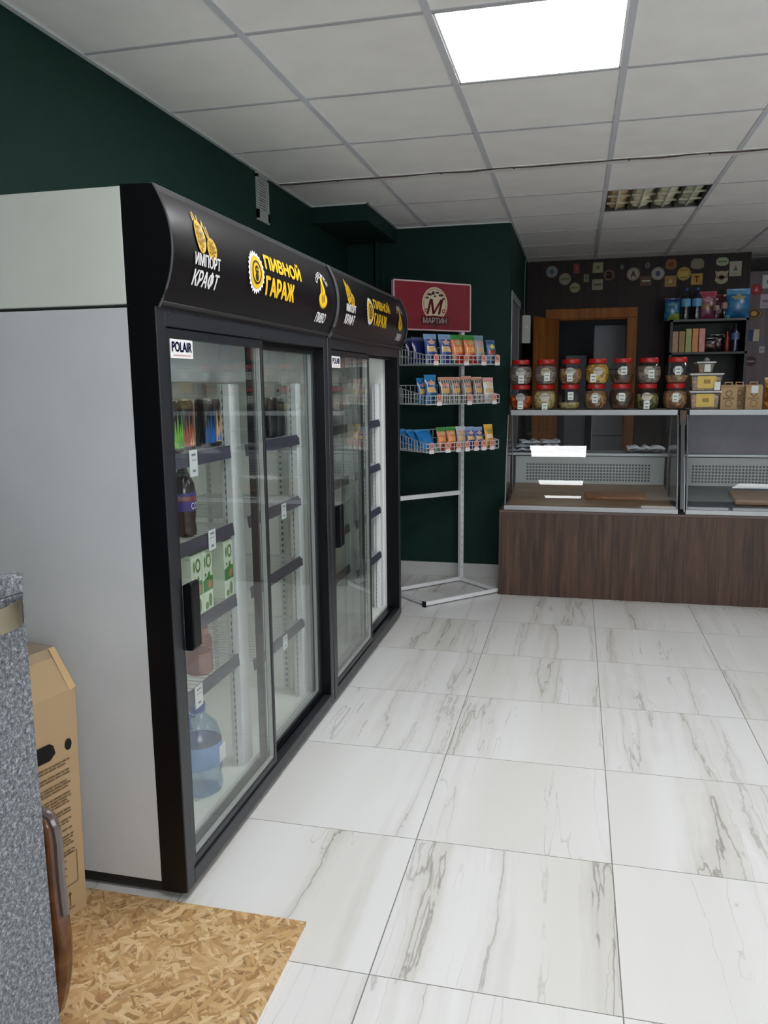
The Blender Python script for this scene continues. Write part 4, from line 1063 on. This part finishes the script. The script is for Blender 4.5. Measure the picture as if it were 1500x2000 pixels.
def kraft(label, x, y):
    t = thing('kraft_box', label, 'box', (x*1.03, y+.09, 1.2495), group='kraft gable boxes on the right display case'); t.scale = (1.03,)*3
    MB().box(-.049, .049, -.03, .03, 0, .135).prism([(-.03, .135), (.03, .135), (.006, .152), (-.006, .152)], -.049, .049, 'x').build('box_body', mat((170, 142, 104), .7), t, bevel=.001)
    b = MB().box(-.024, .024, -.002, .002, .164, .170).box(-.024, -.018, -.002, .002, .150, .165).box(.018, .024, -.002, .002, .150, .165)
    b.build('box_handle', mat((170, 142, 104), .7), t)
    p = MB(); mp = lambda u, v: (u, -.0308, v)
    ring(p, 0, .098, .014, .02, mp, 20); ring(p, 0, .035, .018, .022, mp, 20); put_text(p, 'SNACK', (-.034, .034, .06, .074), mp, .03)
    p.build('box_print', mat((112, 88, 60), .7), t)
    return t
kraft('front kraft box beside the clear tubs', .935, CY+.20)
kraft('kraft box in the second row seen between the two front ones', 1.013, CY+.28)
kk = kraft('front kraft box with a white tag, right of the pair', 1.082, CY+.20)
MB().box(-.018, .022, -.033, -.031, .10, .145).build('price_tag', mat((206, 214, 212), .5), kk)
b = pack_mesh('snack_bag', .16, .20, .09, lambda u, v, s: 1 if v > .92 else 0)
o = b.build('snack_bag', [speck('amber_bag', [(.1, (120, 76, 26)), (.5, (176, 124, 50)), (.9, (206, 160, 80))], 40, .2), mat((190, 160, 110), .3)], smooth=True)
o.location = (1.262, CY+.31, 1.2495); tag(o, 'amber bag of snacks at the right edge of the case top', 'snack pack')

# ================================================================== behind the counter
# shelving unit
t = thing('shelving_unit', 'black shelving unit behind the counter holding bags and bottles', 'shelf', (1.05, 7.4, 0))
x0, x1, y0, y1 = .765, 1.385, 7.30, 7.66
MB().box(x0, x0+.02, y0, y1, 0, 1.95).build('side_panel', M_black, t, world=True)
MB().box(x1-.02, x1, y0, y1, 0, 1.95).build('side_panel', M_black, t, world=True)
for z in (1.95, 1.675, 1.36, 1.0, .6, .1): MB().box(x0, x1, y0, y1, z-.018, z).build('shelf', M_black if z < 1.9 else mat((26, 30, 30), .4), t, world=True)
MB().box(x0, x1, y1, y1+.01, 0, 1.95).build('back_panel', mat((44, 46, 42), .6), t, world=True)
def bagobj(kind_cols, label, x, y, z, w, h, d, rotz=0, zf=zone_snack):
    b = pack_mesh('snack_bag', w, h, d, zf); o = b.build('snack_bag', [mat(c, .25, spec=.6, var=.15, vscale=25) for c in kind_cols], smooth=True)
    o.location = (x, y, z); o.rotation_euler = (0, 0, rotz); return tag(o, label, 'snack pack', 'bags on the black shelving unit')
bagobj([(40, 104, 136), (30, 60, 110), (90, 140, 150), (60, 120, 150), (120, 140, 50)], 'teal bag at the left end of the unit top', .785, 7.42, 1.951, .13, .19, .06)
bagobj([(150, 84, 108), (170, 70, 90), (190, 140, 150), (150, 110, 70), (120, 50, 80)], 'pink bag next to the blue water bottles', 1.08, 7.47, 1.951, .14, .24, .06)
bagobj([(90, 24, 34), (120, 40, 50), (110, 40, 60), (90, 30, 40), (60, 20, 26)], 'dark red bag behind the small clear bottles', 1.20, 7.55, 1.951, .17, .22, .06)
bagobj([(48, 110, 160), (90, 150, 186), (150, 150, 110), (60, 120, 160), (30, 90, 130)], 'large blue bag at the right end of the unit top', 1.305, 7.385, 1.951, .19, .245, .09)
def bottle(label, x, y, z, h, r, col, cap, lab, grp):
    t = thing('bottle', label, 'bottle', (x, y, z), group=grp)
    MB().lathe([(r*.85, 0), (r, h*.03), (r*.93, h*.3), (r, h*.5), (r, h*.68), (r*.45, h*.86), (r*.38, h*.93)], 20).build('bottle_body', col, t, smooth=True)
    MB().lathe([(r*.42, h*.92), (r*.42, h*.99), (r*.38, h)], 16).build('bottle_cap', mat(cap, .4), t, smooth=True)
    if lab: MB().lathe([(r*1.02, h*.42), (r*1.02, h*.66)], 20, cap=False).build('bottle_label', mat(lab, .45), t, smooth=True)
    return t
PB = glass('pale_blue_plastic', (.45, .66, .80), 1., .06, .1)
bottle('left of two blue water bottles on the unit top', .895, 7.42, 1.951, .27, .04, PB, (40, 80, 140), (96, 160, 196), 'water bottles on the shelving unit')
bottle('right of two blue water bottles on the unit top', .985, 7.42, 1.951, .27, .04, PB, (40, 80, 140), (96, 160, 196), 'water bottles on the shelving unit')
for k, x in enumerate((1.135, 1.195)): bottle(('left', 'right')[k]+' small clear bottle before the dark red bag', x, 7.36, 1.951, .17+.03*k, .026, M_pet, (180, 180, 176), (150, 120, 110), 'small clear bottles on the shelving unit')
cl = [(170, 130, 100), (150, 120, 60), (150, 160, 90), (206, 130, 60), (206, 140, 130)]
for k in range(5):
    b = MB().box(-.024, .024, -.05, .05, 0, .20 if k > 1 else .18).build('snack_box', mat(cl[k], .45, var=.2, vscale=20), bevel=.003)
    b.location = (.815+.054*k, 7.40, 1.676); tag(b, ('dusty pink', 'olive', 'pale green', 'orange', 'salmon pink')[k]+' upright packet on the middle shelf of the black unit', 'packet', 'packets standing on the shelving unit')
for k, (x, c) in enumerate(((1.10, (54, 20, 24)), (1.165, (34, 20, 24)))):
    bagobj([c, (30, 26, 30), (90, 80, 84), (90, 50, 40), (24, 18, 20)], ('lower', 'upper')[k]+' black and red bag on the middle shelf of the black unit', x, 7.38+.05*k, 1.676, .12, .12+.03*k, .05)
bottle('slim red bottle on the middle shelf of the black unit', 1.235, 7.38, 1.676, .17, .02, mat((120, 26, 26), .3), (150, 50, 50), None, 'dark bottles on the shelving unit')
bottle('dark blue bottle with pale crest on the middle shelf of the black unit', 1.30, 7.39, 1.676, .24, .036, mat((16, 22, 54), .2, coat=.4), (16, 20, 50), (84, 96, 140), 'dark bottles on the shelving unit')
# wall box with cable
t = thing('wall_box', 'small white box hanging high on the passage wall', 'wall box', (XG, 7.0, 1.77))
MB().box(XG+.004, XG+.075, 6.96, 7.06, 1.765, 2.00).build('box_body', mat((190, 192, 180), .5), t, world=True, bevel=.008)
bt = MB().lathe([(.008, 0), (.008, .004)], 12).build('button', mat((230, 232, 226), .3), t); bt.location = (.045, -.0405, .13); bt.rotation_euler = (math.pi/2, 0, 0)
c_ = MB().tube([(XG+.02, 7.02, 2.00), (XG+.012, 7.1, 2.2), (XG+.010, 7.2, 2.4), (XG+.012, 7.25, CH-.008)], .004).build('wall_cable', mat((110, 116, 124), .5), smooth=True)
tag(c_, 'grey cable running from the wall box up to the ceiling', 'cable')
# storeroom cupboard
t_ = MB().box(.16, .62, 8.2, 8.6, 0.001, 1.98).build('cupboard', mat((104, 106, 110), .5), bevel=.004); tag(t_, 'grey cupboard standing in the dark storeroom beyond the doorway', 'cupboard')
for xx in (.385, .395): pass
MB().box(.165, .615, 8.193, 8.199, .9, .91).box(.165, .615, 8.193, 8.199, 1.55, 1.56).build('cupboard_seam', mat((40, 40, 44), .6), parent=t_)
t_ = MB().box(-.12, .10, 8.9, 9.2, 0.001, 1.72).build('dark_cabinet', mat((30, 34, 42), .4), bevel=.004); tag(t_, 'dark cabinet at the back of the storeroom', 'cupboard')

# ---- beer coasters pinned to the dark wall
def coaster(label, x, z, shape, w, h, rgb, ink, art, wall=YB, rot=0.):
    yb = wall
    if shape == 'round': pts = disc(0, 0, w/2, h/2, 32)
    elif shape == 'oval': pts = disc(0, 0, w/2, h/2, 32)
    elif shape == 'shield': pts = [(-w/2, h/2), (-w*.2, h*.44), (0, h/2), (w*.2, h*.44), (w/2, h/2), (w*.42, h*.1), (w/2, -h*.2), (w*.3, -h*.42), (0, -h/2), (-w*.3, -h*.42), (-w/2, -h*.2), (-w*.42, h*.1)]
    elif shape == 'hex': pts = [(-w*.5, h*.2), (-w*.3, h*.5), (w*.3, h*.5), (w*.5, h*.2), (w*.5, -h*.3), (w*.2, -h*.5), (-w*.2, -h*.5), (-w*.5, -h*.3)]
    else: pts = [(-w/2, -h/2), (w/2, -h/2), (w/2, h/2), (-w/2, h/2)]
    b = MB(); b.prism(pts, -.0022, -.0002, 'y')
    o = b.build('coaster', mat(rgb, .7)); o.location = (x, yb, z); o.rotation_euler = (0, rot, 0)
    tag(o, label, 'coaster', 'beer mats pinned to the panelled wall')
    p = MB(); m_ = lambda u, v: (u, -.0027, v)
    if 'ring' in art: ring(p, 0, 0, w*.40, w*.43, m_, 28, h/w)
    if 'edge' in art:
        for (a, b_, c, d) in ((-.46, .46, .42, .46), (-.46, .46, -.46, -.42), (-.46, -.42, -.46, .46), (.42, .46, -.46, .46)): poly2(p, [(a*w, c*h), (b_*w, c*h), (b_*w, d*h), (a*w, d*h)], m_)
    if 'bar' in art: poly2(p, [(-w*.36, -h*.07), (w*.36, -h*.07), (w*.36, h*.08), (-w*.36, h*.08)], m_)
    if 'bars' in art:
        for q in (.26, -.26): poly2(p, [(-w*.25, q*h-.03*h), (w*.25, q*h-.03*h), (w*.25, q*h+.03*h), (-w*.25, q*h+.03*h)], m_)
    if 'blob' in art: poly2(p, disc(0, 0, w*.2, h*.22, 18), m_)
    if 'tri' in art: poly2(p, [(-w*.2, -h*.15), (w*.2, -h*.15), (0, h*.28)], m_)
    for a in art:
        if len(a) == 2 and a[0] == '=': put_text(p, a[1], (-w*.22, w*.22, -h*.28, h*.26), m_, .04)
    if 'half' in art: poly2(p, [(-w/2, -h*.5), (w*.0, -h*.5), (w*.05, h*.5), (-w/2, h*.5)], m_)
    if 'lines' in art:
        for q in (-.3, -.38): poly2(p, [(-w*.4, q*h), (w*.4, q*h), (w*.4, q*h+.02*h), (-w*.4, q*h+.02*h)], m_)
    if p.v: p.build('printed_design', mat(ink, .7), parent=o)
    return o
G = (128, 126, 108)
CO = [('blue grey round', -.25, 2.44, 'round', .105, .105, (120, 122, 126), (66, 70, 78), ('ring', 'blob'), 'at the far left by the passage'),
 ('olive cream round', -.13, 2.37, 'round', .105, .105, (134, 132, 106), (86, 88, 60), ('ring', 'bar'), 'second from the left'),
 ('small yellowish round', -.04, 2.29, 'round', .092, .092, (140, 136, 104), (90, 90, 58), ('ring', 'bar'), 'above the left of the doorway, lowest of three rounds'),
 ('small red rectangular', -.03, 2.46, 'rect', .052, .085, (120, 52, 54), (150, 90, 90), ('tri',), 'near the ceiling above the small yellowish round one'),
 ('tiny green oval', .06, 2.37, 'rect', .045, .07, (104, 112, 84), (70, 80, 54), ('blob',), 'left of the square pair'),
 ('pale square framed', .16, 2.46, 'rect', .092, .092, (140, 138, 112), (112, 104, 56), ('edge', 'blob'), 'upper of the square pair'),
 ('two band square', .16, 2.31, 'rect', .094, .094, (132, 132, 108), (70, 62, 40), ('bar',), 'lower of the square pair'),
 ('brown round with ring', .26, 2.39, 'round', .10, .10, (70, 52, 44), (150, 120, 90), ('ring', ('=', 'a')), 'right of the square pair'),
 ('dark small oval', .37, 2.455, 'oval', .035, .05, (74, 84, 82), (120, 130, 128), ('tri',), 'tiny near the ceiling'),
 ('cream round with dark letter', .47, 2.39, 'round', .112, .112, (158, 148, 134), (70, 56, 48), ('ring', ('=', 'A')), 'left of the small brown and white one'),
 ('brown and white rectangular', .58, 2.325, 'rect', .095, .08, (96, 70, 54), (180, 176, 150), ('bar',), 'between two large cream rounds'),
 ('tiny grey oval', .59, 2.46, 'oval', .042, .05, (96, 102, 108), (60, 64, 70), ('blob',), 'between two large cream rounds, near the ceiling'),
 ('cream round with blue centre', .68, 2.385, 'round', .112, .112, (160, 156, 144), (70, 78, 100), ('ring', 'blob'), 'right of the small grey oval'),
 ('orange brown shield', .79, 2.46, 'hex', .095, .09, (128, 84, 50), (96, 52, 30), ('blob',), 'upper of the brown pair'),
 ('tan and yellow square', .79, 2.315, 'rect', .10, .095, (150, 118, 66), (188, 168, 104), ('tri',), 'lower of the brown pair'),
 ('yellow round with dark bars', .90, 2.375, 'round', .115, .115, (176, 150, 74), (60, 50, 30), ('ring', 'bars'), 'above the water bottles'),
 ('grey beige crown shaped', 1.01, 2.455, 'hex', .11, .09, (128, 120, 106), (96, 88, 76), ('ring',), 'near the ceiling above the lettered square'),
 ('yellow square with red letter T', 1.01, 2.325, 'rect', .095, .095, (176, 138, 56), (126, 40, 24), (('=', 'T'),), 'above the pink bag'),
 ('green and white hexagonal', 1.215, 2.465, 'hex', .10, .07, (150, 160, 126), (84, 110, 70), ('bar',), 'upper right near the ceiling'),
 ('cream shield', 1.215, 2.33, 'shield', .11, .115, (164, 152, 130), (104, 80, 60), ('blob', 'bar'), 'below the green hexagonal one'),
 ('white rectangular', 1.325, 2.40, 'rect', .098, .125, (164, 158, 142), (90, 96, 80), ('tri', 'lines'), 'by the right edge of the dark wall')]
for i, (ds, x, z, shp, w_, h_, c, ink, art, where) in enumerate(CO):
    art2 = tuple(a if isinstance(a, tuple) else a for a in art)
    coaster('%s beer mat %s' % (ds, where), x, z, shp, w_, h_, c, ink, art2, YB)
CO2 = [('red round', 1.505, 2.215, 'round', .10, .10, (134, 30, 34), (200, 120, 120), ('tri',), 'on the purple wall'),
 ('black and white framed', 1.61, 2.28, 'rect', .12, .115, (170, 172, 170), (50, 70, 80), ('blob',), 'at the top right edge of the purple wall'),
 ('pale lilac square', 1.60, 2.115, 'rect', .115, .12, (156, 146, 154), (100, 92, 110), ('bar', 'lines'), 'at the right edge under the framed one'),
 ('gold ringed oval', 1.497, 2.012, 'oval', .13, .10, (70, 50, 34), (170, 130, 50), ('ring', 'blob'), 'right of the large blue bag'),
 ('blue and white square', 1.50, 1.825, 'rect', .10, .10, (170, 160, 134), (36, 50, 96), ('half',), 'below the gold ringed oval'),
 ('small grey square', 1.58, 1.70, 'rect', .045, .055, (146, 146, 156), (90, 90, 104), ('bar',), 'above the dark one on the purple wall'),
 ('dark red oval', 1.495, 1.60, 'oval', .09, .085, (56, 34, 34), (140, 120, 116), ('bar',), 'lowest on the purple wall')]
for (ds, x, z, shp, w_, h_, c, ink, art, where) in CO2:
    coaster('%s beer mat %s' % (ds, where), x, z, shp, w_, h_, c, ink, art, YB)
